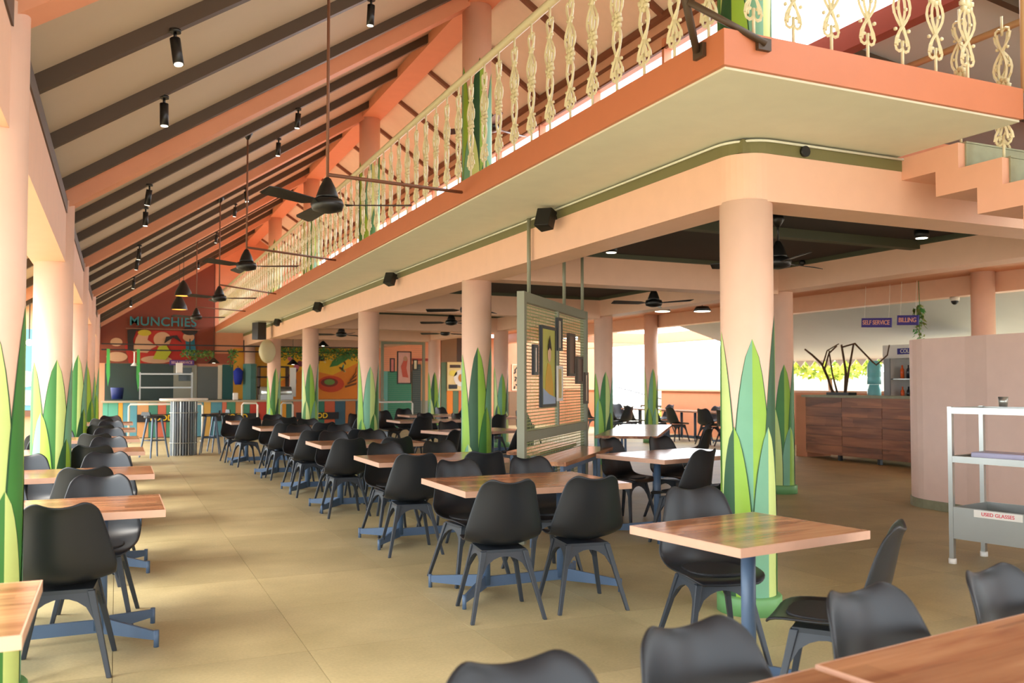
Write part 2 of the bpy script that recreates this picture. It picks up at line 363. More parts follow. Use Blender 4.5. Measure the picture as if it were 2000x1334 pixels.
# orange food mural
mp_ = lambda n, c: mat('mural_' + n, c, .6, noise=.1, scale=5)
MY = BY - .041
flat('painted_patch', [(4.6, 1.5), (5.3, 1.9), (6.2, 1.7), (7.03, 2.1), (7.03, 2.59), (4.6, 2.59)], mp_('yellow', (246, 186, 40)), ew, MY)
flat('painted_bowl', ell(6.15, 1.42, .42, .26), mp_('red', (216, 74, 34)), ew, MY - .013)
flat('painted_bowl', ell(6.1, 1.47, .27, .14), mp_('dark_red', (138, 50, 34)), ew, MY - .026)
flat('painted_food', ell(6.1, 1.48, .17, .09), mp_('green', (124, 152, 72)), ew, MY - .039)
for k in range(7): flat('painted_shape', ell(4.95 + R.uniform(-.12, .25), 1.35 + .14 * k, R.uniform(.08, .2), R.uniform(.05, .11), 9, R.uniform(0, 3)), mp_(('rose', 'maroon')[k % 2], ((214, 108, 118), (120, 46, 56))[k % 2]), ew, MY - .013 * (1 + k % 2))
for k in range(12): flat('painted_shape', ell(5.6 + R.uniform(-.1, 1.3), R.uniform(1.75, 2.4), R.uniform(.03, .12), R.uniform(.02, .05), 8, R.uniform(0, 3)), mp_(('brown', 'teal', 'cream')[k % 3], ((120, 70, 30), (70, 150, 130), (244, 214, 130))[k % 3]), ew, MY - .013)
flat('mural_caption', [(5.55, 2.14), (5.95, 2.14), (5.95, 2.3), (5.55, 2.3)], mp_('plum', (70, 36, 44)), ew, MY - .013)
flat('painted_leaf', [(6.1, 1.95), (6.35, 2.0), (6.75, 2.25), (6.9, 2.45), (6.5, 2.35), (6.2, 2.15)], L_GREEN, ew, MY - .026)
for k in range(5): flat('painted_branch', [(6.6 + .08 * k, 1.3 + .1 * k), (6.95, 1.4 + .13 * k), (6.98, 1.47 + .13 * k), (6.6 + .08 * k, 1.36 + .1 * k)], mp_('brown', 0), ew, MY - .013)
# red mural over the kitchen: figures on a red ground
KY = BY - .046
flat('mural_ground', [(.32, 2.02), (2.05, 2.02), (2.12, 2.7), (1.7, 2.98), (.42, 2.98), (.2, 2.5)], mp_('crimson', (172, 34, 22)), ew, KY)
flat('painted_cloud', ell(-.02, 2.62, .16, .12), mp_('sand', (196, 150, 118)), ew, KY); flat('painted_cloud', ell(.0, 2.2, .28, .14), mp_('sand', 0), ew, KY - .013)
flat('painted_cloud', ell(1.05, 2.13, .42, .11), mp_('sand', 0), ew, KY - .013); flat('painted_cloud', ell(1.2, 2.72, .24, .22), mp_('sand', 0), ew, KY - .013)
flat('painted_figure', [(.4, 2.35), (.5, 2.75), (.62, 2.98), (.86, 2.94), (.8, 2.7), (1.05, 2.52), (.9, 2.44), (.8, 2.32)], mp_('sand', 0), ew, KY - .026)
flat('painted_hair', [(.28, 2.4), (.26, 2.97), (.6, 3.06), (.85, 3.0), (.5, 2.95), (.42, 2.7), (.44, 2.36)], mp_('black', (34, 24, 20)), ew, KY - .039)
flat('painted_scarf', ell(.72, 2.9, .18, .09), mp_('mustard', (190, 164, 40)), ew, KY - .04)
flat('painted_figure', [(1.86, 2.25), (1.84, 2.68), (1.78, 2.88), (2.08, 2.92), (2.1, 2.6), (2.16, 2.25)], mp_('blue', (24, 110, 140)), ew, KY - .026)
flat('painted_face', ell(1.92, 2.8, .16, .13), mp_('sand', 0), ew, KY - .039)
flat('painted_hair', ell(1.95, 2.98, .22, .12), mp_('black', 0), ew, KY - .052)
flat('painted_foliage', [(.95, 2.15), (1.1, 2.5), (1.3, 2.56), (1.45, 2.35), (1.3, 2.12)], mp_('lime', (168, 170, 40)), ew, KY - .052)
flat('painted_branch', [(1.25, 2.6), (1.5, 2.78), (1.75, 2.62), (1.6, 2.85), (1.3, 2.8)], mp_('black', 0), ew, KY - .052)
# small purple sign under the mural, lettering too blurred to read kept as pale strokes
ps = tag(box('purple_sign', mat('purple_sign', (92, 60, 132), .5), None, 1.4, 2.08, BY - .13, BY - .1, 1.97, 2.12), 'small purple sign board over the grey kitchen door', 'sign')
text('lettering', 'SELF SERVICE', .1, mat('sign_pink', (240, 190, 200), .5), ps, (1.74, BY - .14, 2.045), (PI / 2, 0, 0))
# blue letters standing above the mural
lt = thing('letter_sign', 'row of blue sign letters on the dark red end wall', 'sign', (1.22, BY - .15, 3.22))
text('lettering', 'MUNCHIES', .36, mat('sign_blue', (48, 116, 122), .5), lt, (0, 0, 0), (PI / 2, 0, 0), .02, 1.05)
box('letter_rail', BROWN, lt, -1, 1, -.01, .01, -.22, -.19)
# kitchen things: shelf rack, tap hatch
sr = thing('shelf_rack', 'steel rack of two long shelves in the dark kitchen', 'rack', (1.25, 26.6, 0))
for z in (1.3, 1.68): box('shelf', STEEL, sr, -.68, .72, -.16, .16, z, z + .04)
for x in (-.67, .69):
    for y in (-.14, .14): box('post', STEEL, sr, x, x + .03, y - .015, y + .015, 0, 1.75)
fk = tag(box('window_pane', MATS['bw_kglass'], None, 1.66, 2.02, BY - .06, BY - .041, 1.51, 1.9), 'dark glass pane set in the grey kitchen door', 'window')
bc = tag(MB().lathe([(.14, 0), (.17, .3), (.17, .32)], n=14).build('blue_crate', mat('blue_plastic', (34, 48, 110), .5)), 'dark blue tub in the left end of the kitchen', 'tub'); bc.location = (.02, 26.6, 1.0)
tb = struct(box('trim_3', MATS['bw_kdark'], None, -.3, 3.3, 26.35, 26.9, .0, .98))
lb = tag(MB().lathe([(.02, .4), (.02, .1), (.1, 0)], n=12, cap=False).build('white_lamp', WHITE), 'small white lamp hanging before the kitchen shelves', 'lamp'); lb.location = (.45, 26.9, 1.93)
MB().tube([(0, 0, .39), (0, 0, .44)], .006, 5).build('cord', BLKM, lb)
# ------------------------------------------------------------------ striped service counter
sc_ = thing('service_counter', 'long low service counter faced in coloured vertical stripes', 'counter', (0, 25, 0))
xs = [-0.32, -0.19, 0.05, 0.16, 0.5, 0.78, 1.0, 1.21, 1.34, 1.62, 1.9, 2.15, 2.33, 2.62, 2.74, 2.97, 3.18, 3.35, 3.79, 3.96, 4.33, 4.52, 4.77, 5.1, 5.4, 5.7, 6.0, 6.3, 6.7, 7.1]
cols = [(92, 170, 150), (92, 170, 150), (236, 166, 66), (92, 156, 176), (214, 160, 110), (72, 138, 122), (206, 108, 84), (80, 150, 120), (226, 170, 110), (72, 130, 120), (90, 150, 170), (210, 170, 90), (84, 146, 166), (206, 112, 84), (70, 136, 110), (214, 150, 96), (70, 136, 116),
        (196, 66, 50), (70, 120, 70), (220, 152, 44), (60, 110, 100), (196, 112, 80), (58, 100, 108), (50, 120, 100), (206, 96, 60), (60, 96, 112), (200, 120, 60), (70, 110, 110), (196, 120, 70)]
for i in range(len(xs) - 1):
    box('stripe_panel', mat('stripe_%s' % i, cols[i], .5), sc_, xs[i] + .004, xs[i + 1] - .004, -.02 - .004 * (i % 2), .02, .02, .93)
box('counter_body', MATS['bw_kdark'], sc_, -.32, 7.1, .021, .6, 0, .93)
box('counter_top', mat('counter_stone', (176, 164, 140), .35), sc_, -.36, 7.14, -.08, .66, .931, .975)
for i, (x, s_) in enumerate(((1.1, 'FOOD'), (3.0, 'FOOD'), (5.2, 'FOOD'))):
    box('sign_band', mat('sign_navy', (34, 34, 40), .5), sc_, x - .6, x + .6, -.06, -.03, .42, .62)
    text('lettering', s_, .2, mat('sign_yellow', (252, 206, 40), .5), sc_, (x, -.065, .52), (PI / 2, 0, 0))
def qrail(x0, x1, y, lab):
    t = thing('queue_rail', lab, 'rail', (x0, y, 0))
    MB().tube([(0, 0, .03), (0, 0, .88), (.03, 0, .93), (x1 - x0 - .03, 0, .93), (x1 - x0, 0, .88), (x1 - x0, 0, .03)], .024, 8).build('rail', WHITE, t)
    for x in (0, x1 - x0): MB().lathe([(.05, 0), (.05, .03)], x, 0, 10).build('foot', WHITE, t)
qrail(.28, 1.95, 23, 'white pipe queue rail behind the slatted bar table')
qrail(2.92, 3.3, 23.2, 'short white pipe queue rail left of the teal column')
qrail(3.9, 4.19, 23.2, 'short white pipe queue rail between the last leaf columns')
qrail(6.2, 7.44, 23.2, 'white pipe queue rail before the green panel')
# on the counter
def tagm(o, l, c, g=None, loc=None):
    if loc: o.location = loc
    return tag(o, l, c, g)
tagm(box('paper_roll', WHITE, None, -.07, .07, -.05, .05, 0, .2, bevel=.02), 'white paper towel block on the counter left of the teal column', 'towels', loc=(3.0, 25.3, .977))
tagm(box('paper_pack', WHITE, None, -.09, .09, -.05, .05, 0, .3, bevel=.02), 'white packet standing on the kitchen rack upper shelf', 'packet', loc=(1.62, 26.6, 1.722))
ov = thing('chafing_dish', 'silver roll top food warmer on the striped counter', 'food warmer', (4.1, 25.35, .977))
MB().lathe([(.17, -.42), (.17, .42)], n=20).build('lid', STEEL, ov).rotation_euler = (0, PI / 2, 0)
bpy.data.objects[ov.children[0].name].location = (0, 0, .2)
box('base', STEEL, ov, -.45, .45, -.19, .19, 0, .14)
bs = thing('blue_shirt_hanger', 'blue shirt hanging beside the teal clad column', 'shirt', (3.3, 27.2, 1.4))
MB().lathe([(.09, 0), (.13, .15), (.14, .4), (.05, .5)], n=12).build('body', mat('blue_cloth', (32, 50, 160), .8), bs)
MB().tube([(0, 0, .49), (0, .05, .55), (0, .3, .55)], .01, 5).build('hook', BLKM, bs)
fr = thing('food_shelf', 'dark glass food shelf unit behind the service counter', 'shelf', (4.1, 26.3, 0))
for z in (.0, 1.0, 1.3, 1.6, 1.9): box('shelf', BLKM, fr, -.35, .5, -.2, .2, z, z + .04)
for x in (-.35, .46): box('side_panel', MATS['bw_dbrown'], fr, x, x + .04, -.2, .2, .0, 1.94)
box('menu_strip', WHITE, fr, .52, .7, -.2, -.17, 1.05, 1.9)
# cream satellite style reflector lamp on column 5
hn = thing('wall_fan', 'cream oval wall fan fixed beside the last leaf column', 'fan', (3.44, 22.6, 2.24), .5)
o = MB().lathe([(.02, -.1), (.22, -.08), (.3, 0), (.22, .08), (.02, .1)], n=24).build('cage', IVORY, hn); o.rotation_euler = (PI / 2, .6, .2)
MB().bar((0, 0, 0), (.18, .12, -.1), .04).build('bracket', IVORY, hn)
# ------------------------------------------------------------------ framed pictures
def picture(x, y, z0, z1, wd, rz, c, lab, art=0, fm=None, th=.03):
    t = thing('framed_picture', lab, 'picture', (x, y, z0), rz)
    h = z1 - z0; f = .03
    box('picture_panel', mat('pic_%s' % (c,), c, .5, noise=.12, scale=8), t, -wd / 2 + f, wd / 2 - f, -th + .008, 0, f, h - f)
    m = MB()
    for a in ((-wd / 2, wd / 2, 0, f), (-wd / 2, wd / 2, h - f, h)): m.box(a[0], a[1], -th, 0, a[2], a[3])
    for a in (-wd / 2, wd / 2 - f): m.box(a, a + f, -th, 0, f, h - f)
    m.build('frame', fm or BLKM, t)
    return t, h
pic, h = picture(7.45, 24.03, 1.42, 2.35, .42, 0, (232, 176, 160), 'tall pink framed print on the far grey screen')
flat('painted_figure', [(-.05, .2), (-.1, .5), (.02, .75), (.1, .7), (.06, .45), (.12, .18)], mp_('coral', (214, 96, 76)), pic, -.025, .004)
flat('painted_face', ell(.03, .72, .06, .07), mp_('sand', 0), pic, -.03, .004)
picture(7.1, 24.03, 1.75, 2.15, .14, 0, (226, 130, 120), 'narrow pink framed card left of the tall pink print')
picture(7.78, 24.03, 1.82, 2.12, .14, 0, (246, 236, 200), 'narrow white framed card right of the tall pink print')
mn, h = picture(10.38, BY - .045, 1.2, 2.15, .7, 0, (240, 216, 152), 'menu board with a plate of food on striped wall', fm=MATS['bw_menu'])
flat('plate', ell(.14, .42, .26, .28), WHITE, mn, -.025, .006); flat('painted_food', ell(.17, .42, .13, .14), mp_('curry', (206, 130, 40)), mn, -.032, .006)
flat('painted_food', ell(-.14, .58, .14, .1), mp_('lemon', (240, 222, 96)), mn, -.025, .006)
box('caption', MATS['bw_dbrown'], mn, -.26, .12, -.04, -.03, .76, .86); box('caption', BLKM, mn, -.3, .0, -.045, -.03, .06, .2)
ar, h = picture(12.58, BY - .005, 1.2, 2.1, .34, 0, (206, 160, 120), 'black and cream patterned print on the far pink wall', fm=MATS['bw_cream'])
for k in range(9): flat('painted_shape', ell(R.uniform(-.09, .09), .1 + .085 * k, .06, .03, 8, R.uniform(0, 3)), mp_('black', 0), ar, -.026, .004)
# far grey screen frame carrying the pictures
fs = thing('room_screen', 'far grey metal screen frame with pink prints', 'screen', (0, 24.0, 0))
for x in (4.75, 6.78, 8.0): box('post', GREY, fs, x, x + .07, 0, .07, 0, 2.62)
box('top_rail', GREY, fs, 6.85, 8.0, .01, .06, 2.54, 2.62); box('bottom_rail', GREY, fs, 6.85, 8.0, .01, .06, .3, .36)
m = MB()
for k in range(36): m.box(6.85, 8.0, .034, .038, .4 + k * .06, .404 + k * .06)
m.build('wire_mesh', GREY, fs)['kind'] = 'stuff'
# ------------------------------------------------------------------ hanging vines
def vine(x0, x1, y, z, n, lab, drop=.25, along='x', seed=3, top=None):
    rr = random.Random(seed); m = MB()
    for k in range(n):
        t = rr.random(); px = x0 + (x1 - x0) * t; dz = -drop * rr.random() ** 2 + .1 * rr.random()
        c = Vector((px, y + rr.uniform(-.08, .08), z + dz)); a = rr.uniform(0, 6.3); s_ = rr.uniform(.03, .06)
        d = Vector((math.cos(a), math.sin(a) * .5, -.6)).normalized() * s_; e = d.cross(Vector((rr.uniform(-1, 1), 1, rr.uniform(-1, 1)))).normalized() * s_ * .45
        vs = [m.b.verts.new(c), m.b.verts.new(c + d * .6 + e), m.b.verts.new(c + d * 1.7), m.b.verts.new(c + d * .6 - e)]
        f = m.b.faces.new(vs); f.material_index = k % 2
    if top: m.tube([((x0 + x1) / 2, y, z - drop), ((x0 + x1) / 2 + .02, y, z), ((x0 + x1) / 2, y, top)], .006, 5)
    o = m.build('hanging_vine', [L_GREEN, mat('vine_olive', (110, 124, 52), .6)], None, fix=False); tag(o, lab, 'vine'); o['kind'] = 'stuff'
    return o
vr = thing('plant_rail', 'dark double rail for plants above the orange mural', 'rail', (0, 26.9, 0))
for z in (2.36, 2.52): box('rail', BLKM, vr, -.4, 7.0, -.02, .02, z, z + .035)
for x in (1.9, 3.4, 4.4, 5.6, 6.96): box('post', BLKM, vr, x, x + .03, -.018, .018, 2.397, 2.72)
vine(4.3, 6.9, 26.85, 2.45, 900, 'trailing green vine along the rail over the orange mural', .3)
vine(1.7, 2.6, 26.85, 2.33, 260, 'trailing green vine right of the red kitchen mural', .22, seed=5)
vine(3.0, 3.2, 26.88, 2.36, 90, 'green vine hanging down beside the yellow wall panel', .45, seed=6)
def blade(x, y, z0, z1, lab):
    o = MB().prism([(0, z0), (.05, z0 + .3), (.04, z1), (-.04, z1), (-.045, z0 + .4)], .02, axis=1, o=0).build('green_streamer', mat('streamer_green', (70, 170, 80), .5)); o.location = (x, y, 0)
    return tag(o, lab, 'streamer')
blade(-.22, 26.86, 1.35, 2.4, 'green hanging streamer at the far left of the counter'); blade(.55, 26.86, 1.2, 2.4, 'bright green hanging streamer before the kitchen opening')
# ------------------------------------------------------------------ west side wing and east side
ww = struct(box('wall_left', mat('peach_paint', (240, 186, 146), .6), None, -6, -1.0, 16, 16.2, 0, 4.2))
box('sky_mural', mat('mural_sky', (120, 178, 206), .6), ww, -6, -1.05, 15.97, 15.999, 1.0, 2.3)
for k, (x, z, rx, rz) in enumerate(((-1.35, 1.5, .22, .13), (-1.25, 1.2, .3, .12), (-1.9, 1.7, .3, .12), (-2.8, 1.4, .4, .15), (-3.9, 1.8, .4, .15))): flat('painted_cloud', ell(x, z, rx, rz), WHITE, ww, 15.968 - .004 * k, .01)
box('cap', BROWN, ww, -6, -1.0, 15.9, 15.999, .9, .99)
for k, x in enumerate((-1.36, -1.22, -2.0)):
    t = thing('bulb_lamp', 'small white bulb hanging by the blue sky mural, %s' % ('left one', 'right one', 'farther left one')[k], 'lamp', (x, 15.2, 2.05))
    MB().ball((0, 0, 0), .05, sub=2).build('bulb', LAMPW, t); MB().tube([(0, 0, .05), (0, 0, 1.6)], .008, 5).build('cord', BLKM, t)
lwl = struct(box('wall_right', PINKD, None, 14.5, 14.7, 12.0, 21.6, 0, 1.22)); box('cap', PINK, lwl, 14.45, 14.75, 12.0, 21.7, 1.221, 1.27)
box('socket_plate', WHITE, lwl, 14.48, 14.499, 18.1, 18.4, .85, 1.0)
lw2 = struct(box('wall_right_far', PINKD, None, 14.5, 14.7, 25.3, BY, 0, 1.22)); box('cap', PINK, lw2, 14.45, 14.75, 25.3, BY, 1.221, 1.27)
struct(box('beam', PINKD, None, 14.4, 14.75, 14.5, BY, 2.62, 2.9))
struct(box('beam', PINKD, None, 12.06, 14.4, 21.9, 22.2, 2.62, 2.9))
ln = struct(MB().prism([(12.06, 2.86), (15.2, 1.96), (15.2, 2.0), (12.06, 2.9)], 19.5, axis=1, o=-2).build('ceiling', TARP))
# scalloped edge of the lean-to
m = MB()
for k in range(60): y = -1.8 + k * .32; m.prism([(y, 1.97), (y + .3, 1.97), (y + .15, 1.82)], .015, axis=0, o=15.16)
m.build('fringe', TARP, ln)['kind'] = 'stuff'
for k in range(6): box('post', PINKD, ln, 15.05, 15.15, -1 + 3.6 * k, -.9 + 3.6 * k, 0, 1.96)
# stair rail and planting outside the east opening
hr = thing('stair_rail', 'thin black stair railing outside the east opening', 'railing', (16.2, 0, 0))
MB().tube([(0, 27, 1.32), (0, 21.8, .62)], .02, 6).build('handrail', BLKM, hr)
for k in range(14): y = 26.8 - k * .37; MB().tube([(0, y, 0), (0, y, 1.3 - (27 - y) * .134)], .009, 5).build('baluster', BLKM, hr)
br = thing('low_rail', 'low black rail before the outdoor greenery', 'railing', (15.6, 0, 0))
MB().tube([(0, 24.4, .0), (0, 24.4, .72), (0, 21.9, .72)], .03, 6).build('handrail', BLKM, br)
def bush(x, y, z, rx, ry, rz, n, lab, cat, m2, seed, name='shrub', leafs=.11):
    rr = random.Random(seed); m = MB()
    for k in range(n):
        v = Vector((rr.gauss(0, 1), rr.gauss(0, 1), rr.gauss(0, 1))).normalized() * rr.uniform(.55, 1) ** .5
        c = Vector((v.x * rx, v.y * ry, v.z * rz)); d = Vector((rr.gauss(0, 1), rr.gauss(0, 1), rr.gauss(0, 1))).normalized() * leafs * rr.uniform(.6, 1.2)
        e = d.cross(v).normalized() * leafs * .4
        f = m.b.faces.new([m.b.verts.new(c - d), m.b.verts.new(c + e), m.b.verts.new(c + d), m.b.verts.new(c - e)]); f.material_index = k % len(m2)
    t = thing(name, lab, cat, (x, y, z)); o = m.build('foliage', m2, t, fix=False); o['kind'] = 'stuff'
    return t
YG = mat('foliage_yellow', (206, 214, 90), .6, noise=.1); YG2 = mat('foliage_green', (132, 160, 58), .6, noise=.1)
for k in range(4): bush(17.2 + .3 * k, 20.8 + 1.7 * k, .35, .7, .75, .5, 700, 'bright green shrub outside the east opening, %s' % ('nearest the table chairs', 'second along the railing', 'third along the railing', 'farthest by the low wall')[k], 'shrub', [YG, YG2], 30 + k)
for k, (x, y, z) in enumerate(((19, 19.6, 2.3), (19.5, 15.8, 2.4))):
    t = bush(x, y, z, 1.7, 1.7, .75, 2600, ('yellow green tree beyond the billing counter, left crown', 'yellow green tree beyond the billing counter, right crown', 'yellow green tree beyond the pink low wall')[k], 'tree', [YG, YG2, YG], 50 + k, 'tree', .13)
    MB().tube([(0, 0, -z), (.1, 0, -1.5), (0, .1, 0)], .1, 8, r2=.05).build('trunk', BROWN, t)
nb = thing('garden_wall', 'pale grey garden wall with doorways beyond the billing counter', 'wall', (22, 0, 0))
nb['kind'] = 'structure'
box('wall_body', mat('pale_grey_render', (176, 174, 166), .8), nb, 0, .3, 8, 34, -.2, 1.8)
wt = thing('white_table', 'white round garden table seen over the billing counter', 'table', (17.4, 16.6, -.2)); MB().lathe([(.5, 1.2), (.5, 1.26)], n=20).build('top', WHITE, wt); MB().lathe([(.09, 0), (.09, 1.2)], n=12).build('leg', WHITE, wt)
# ------------------------------------------------------------------ billing counter and things round it
bc_ = thing('billing_counter', 'long dark wood billing counter with stone top', 'counter', (12.2, 0, 0))
for k in range(5):
    y0 = 13.2 - .93 * (k + 1)
    for j in range(6):
        box('board', WOODC, bc_, -.02 - .004 * ((k + j) % 2), .02, y0 + .003, y0 + .927, .1 + j * .178 + .002, .1 + (j + 1) * .178 - .002)
    for yy in (y0 + .1,): box('leg', BLKM, bc_, .03, .09, yy, yy + .06, 0, .1)
box('cabinet_body', mat('counter_body_brown', (110, 66, 44), .5), bc_, .021, .6, 8.55, 13.2, .1, 1.165)
box('counter_top', MARBLE, bc_, -.07, .66, 8.5, 13.26, 1.168, 1.21)
struct(box('wall_stub', PINKD, None, 12.3, 12.9, 13.3, 13.6, 0, 1.2))
tr = thing('bare_branch_plant', 'bare twisted branches rising from a black tray on billing counter', 'plant', (12.5, 12.6, 1.212))
box('tray', BLKM, tr, -.1, .1, -.28, .28, 0, .05)
for pts, r in (([(0, .2, .04), (0, .35, .35), (0, .5, .6), (0, .75, .78), (.05, 1.0, .9)], .028), ([(0, .22, .04), (0, .42, .5), (0, .3, .8), (0, .1, .93)], .022), ([(0, -.1, .04), (0, -.12, .45), (0, -.02, .95)], .03), ([(0, -.1, .04), (0, -.18, .4), (0, -.32, .95)], .028),
               ([(0, -.02, .9), (0, -.35, .96), (0, -.75, .62), (0, -.85, .55), (0, -1.1, .72), (0, -1.15, .9)], .018), ([(0, .1, .04), (0, .22, .4), (0, .3, .85)], .02), ([(0, .48, .55), (0, .35, .85), (0, .05, .97)], .016)):
    MB().tube(pts, r, 6, r2=r * .6).build('branch', mat('bark', (92, 66, 46), .8), tr)
fg = thing('drinks_fridge', 'white glass door drinks fridge behind the billing counter', 'fridge', (13.3, 0, 0))
FY0, FY1 = 10.8, 12.3
m = MB().box(.0, .7, FY0, FY0 + .06, .0, 2.15).box(0, .7, FY1 - .06, FY1, 0, 2.15).box(.64, .7, FY0 + .06, FY1 - .06, 0, 2.15).box(0, .64, FY0 + .06, FY1 - .06, 0, .3).box(0, .64, FY0 + .06, FY1 - .06, 1.9, 2.15)
m.build('body', WHITE, fg)
box('header_panel', WHITE, fg, -.05, -.001, FY0, FY1, 1.92, 2.15); box('header_label', mat('label_blue', (40, 34, 140), .5), fg, -.06, -.052, FY0 + .3, FY1 - .35, 1.97, 2.08)
text('lettering', 'COLD DRINKS', .1, WHITE, fg, (-.066, (FY0 + FY1) / 2, 2.025), (PI / 2, 0, -PI / 2), .002)
box('door_frame', mat('fridge_grey', (150, 156, 158), .4), fg, -.03, -.002, FY1 - .14, FY1, .3, 1.9)
for z in (.7, 1.1, 1.5): box('shelf', STEEL, fg, .02, .6, FY0 + .07, FY1 - .08, z, z + .02)
k = 0
for z in (1.12, 1.52):
    for j in range(8):
        o = MB().lathe([(.035, 0), (.035, .17), (.015, .2), (.015, .25)], n=10).build('bottle', mat(('bottle_orange', 'bottle_dark', 'bottle_clear')[j % 3], ((230, 96, 40), (40, 44, 52), (210, 220, 220))[j % 3], .2))
        o.location = (13.42, 12.0 - j * .14, z + .002); tag(o, '%s drink bottle on the %s fridge shelf' % (('orange', 'dark', 'clear')[j % 3], 'upper' if z > 1.3 else 'middle'), 'bottle', '%s bottles on the %s fridge shelf' % (('orange', 'dark', 'clear')[j % 3], 'upper' if z > 1.3 else 'middle'))
wb = MB().lathe([(.13, 0), (.13, .12), (.12, .14), (.13, .16), (.13, .36), (.1, .43), (.09, .46)], n=20).build('water_bottle', mat('water_blue', (130, 214, 222), .15))
wb.location = (13.5, 12.75, .95); tag(wb, 'large pale blue water bottle beside the white fridge, lower one', 'bottle')
w2 = wb.copy(); C.objects.link(w2); w2.location = (13.5, 12.75, 1.412); tag(w2, 'large pale blue water bottle stacked on top beside the fridge', 'bottle')
bst = struct(box('trim_4', WHITE, None, 13.3, 13.75, 12.45, 13.05, 0, .948))
def hang_sign(y, wd, s_, lab):
    t = thing('hanging_sign', lab, 'sign', (11.75, y, 2.46), 0); t.rotation_euler = (.06, 0, 0)
    box('board', mat('sign_indigo', (56, 40, 140), .5), t, -.01, .01, -wd / 2, wd / 2, -.08, .08)
    text('lettering', s_, .105, mat('sign_peach', (244, 176, 150), .5), t, (-.012, 0, 0), (PI / 2, 0, -PI / 2), .002, .95)
    for dy in (-wd / 2 + .06, wd / 2 - .06): MB().tube([(0, dy, .08), (0, dy, .64)], .004, 4).build('cord', WHITE, t)
hang_sign(11.03, .64, 'SELF SERVICE', 'indigo hanging sign reading SELF SERVICE over billing counter'); hang_sign(10.38, .42, 'BILLING', 'indigo hanging sign reading BILLING nearest the dome camera')
o = vine(11.86, 11.96, 10.3, 2.62, 160, 'green creeper dangling beside the BILLING sign', .5, seed=9, top=3.1); o.rotation_euler = (0, 0, 0)
dc = thing('dome_camera', 'white dome camera under the pink beam beside the end column', 'camera', (12.1, 9.78, 2.758)); MB().lathe([(.07, .04), (.07, -.02)], n=16).build('mount', WHITE, dc); MB().ball((0, 0, -.03), .055, sub=2).build('dome', BLKM, dc)
# curved pink enclosure wall on the right
pts = [(8.9, 8.15)] + arc(8.9, 7.55, .5, 120, 200, 8)[:] + [(8.42, 6.9), (8.36, 6.2), (8.34, 5.0), (8.34, 2.5)]
m = MB(); path = [(9.9, 7.78)] + arc(9.05, 7.18, .6, 90, 180, 9) + [(8.43, 6.7), (8.38, 6.4), (8.36, 5.2), (8.36, 2.5)]
inner = [(x + .16, y - (.08 if i < 6 else 0)) for i, (x, y) in enumerate(path)]
m.prism(path + inner[::-1], 1.94, axis=2, o=0)
cw = struct(m.build('wall_curved', mat('salmon_light', (250, 216, 200), .55)))
m = MB(); p2 = [(x - .02, y) for x, y in path]; m.prism(p2 + [(x + .019, y) for x, y in p2][::-1], .1, axis=2, o=0); m.build('skirting', MARBLE, cw)
pr = thing('white_pipe_rail', 'bent white pipe rail against the pink curved wall', 'rail', (7.35, 4.95, 0))
MB().tube([(0, 0, 0), (0, 0, .9), (.05, -.06, .98), (.5, -.8, 1.2)], .035, 10).build('rail', WHITE, pr)
# ------------------------------------------------------------------ trolley
tv = thing('steel_trolley', 'tall steel clearing trolley with a bin marked USED GLASSES', 'trolley', (6.04, 4.97, 0), math.atan2(-.98, .2))
L_, W_ = 1.05, .5     # local x runs along the front, local y to the left of it (away from the aisle)
for x in (0, L_):
    for y in (0, W_):
        box('post', STEEL, tv, x, x + .035, y, y + .035, .04, 1.24); MB().lathe([(.03, 0), (.03, .04)], x + .017, y + .017, 10).build('caster', WHITE, tv)
def frame(z, nm, h=.05):
    m = MB().box(.036, L_ - .001, 0, .03, z, z + h).box(.036, L_ - .001, W_ + .004, W_ + .034, z, z + h).box(.002, .033, .036, W_ - .001, z, z + h).box(L_ + .002, L_ + .033, .036, W_ - .001, z, z + h)
    m.build(nm, STEEL, tv)
frame(1.185, 'top_frame'); frame(.8, 'shelf_frame')
box('shelf', STEEL, tv, .036, L_ - .001, .031, W_ + .003, .81, .82)
m = MB().box(.037, L_ - .001, .0, .012, .2, .45).box(.037, L_ - .001, W_ + .02, W_ + .03, .2, .45).box(.037, .047, .013, W_ + .019, .2, .45).box(L_ - .012, L_ - .002, .013, W_ + .019, .2, .45).box(.048, L_ - .013, .013, W_ + .019, .2, .21)
m.build('bin', STEEL, tv)
lbp = box('label_plate', WHITE, tv, .2, .56, -.004, -.001, .39, .445)
text('lettering', 'USED GLASSES', .038, mat('label_red', (226, 90, 100), .5), lbp, (.38, -.006, .417), (PI / 2, 0, 0), .001)
def onT(o, lx, ly, z):
    a = math.atan2(-.98, .2); o.location = (6.04 + lx * math.cos(a) - ly * math.sin(a), 4.97 + lx * math.sin(a) + ly * math.cos(a), z); o.rotation_euler = (0, 0, a); return o
tag(onT(box('plastic_tray', mat('lilac_plastic', (190, 186, 214), .4), None, -.2, .2, -.12, .12, 0, .06, bevel=.01), .32, .24, .822), 'pale lilac plastic tray on the trolley shelf', 'tray')
tag(onT(MB().lathe([(.03, 0), (.038, .08)], n=16).build('steel_cup', STEEL), .2, .5, 1.236), 'steel cup on the top frame of the trolley', 'cup')
tag(onT(MB().lathe([(.04, 0), (.05, .1)], n=16).build('steel_cup', STEEL), .68, .2, .822), 'steel cup right of the lilac tray on the trolley shelf', 'cup')
tag(onT(box('pink_box', mat('pink_plastic', (206, 120, 120), .5), None, -.2, .2, -.15, .15, 0, .14, bevel=.01), .9, .95, 0), 'pink box on the floor behind the trolley', 'box')
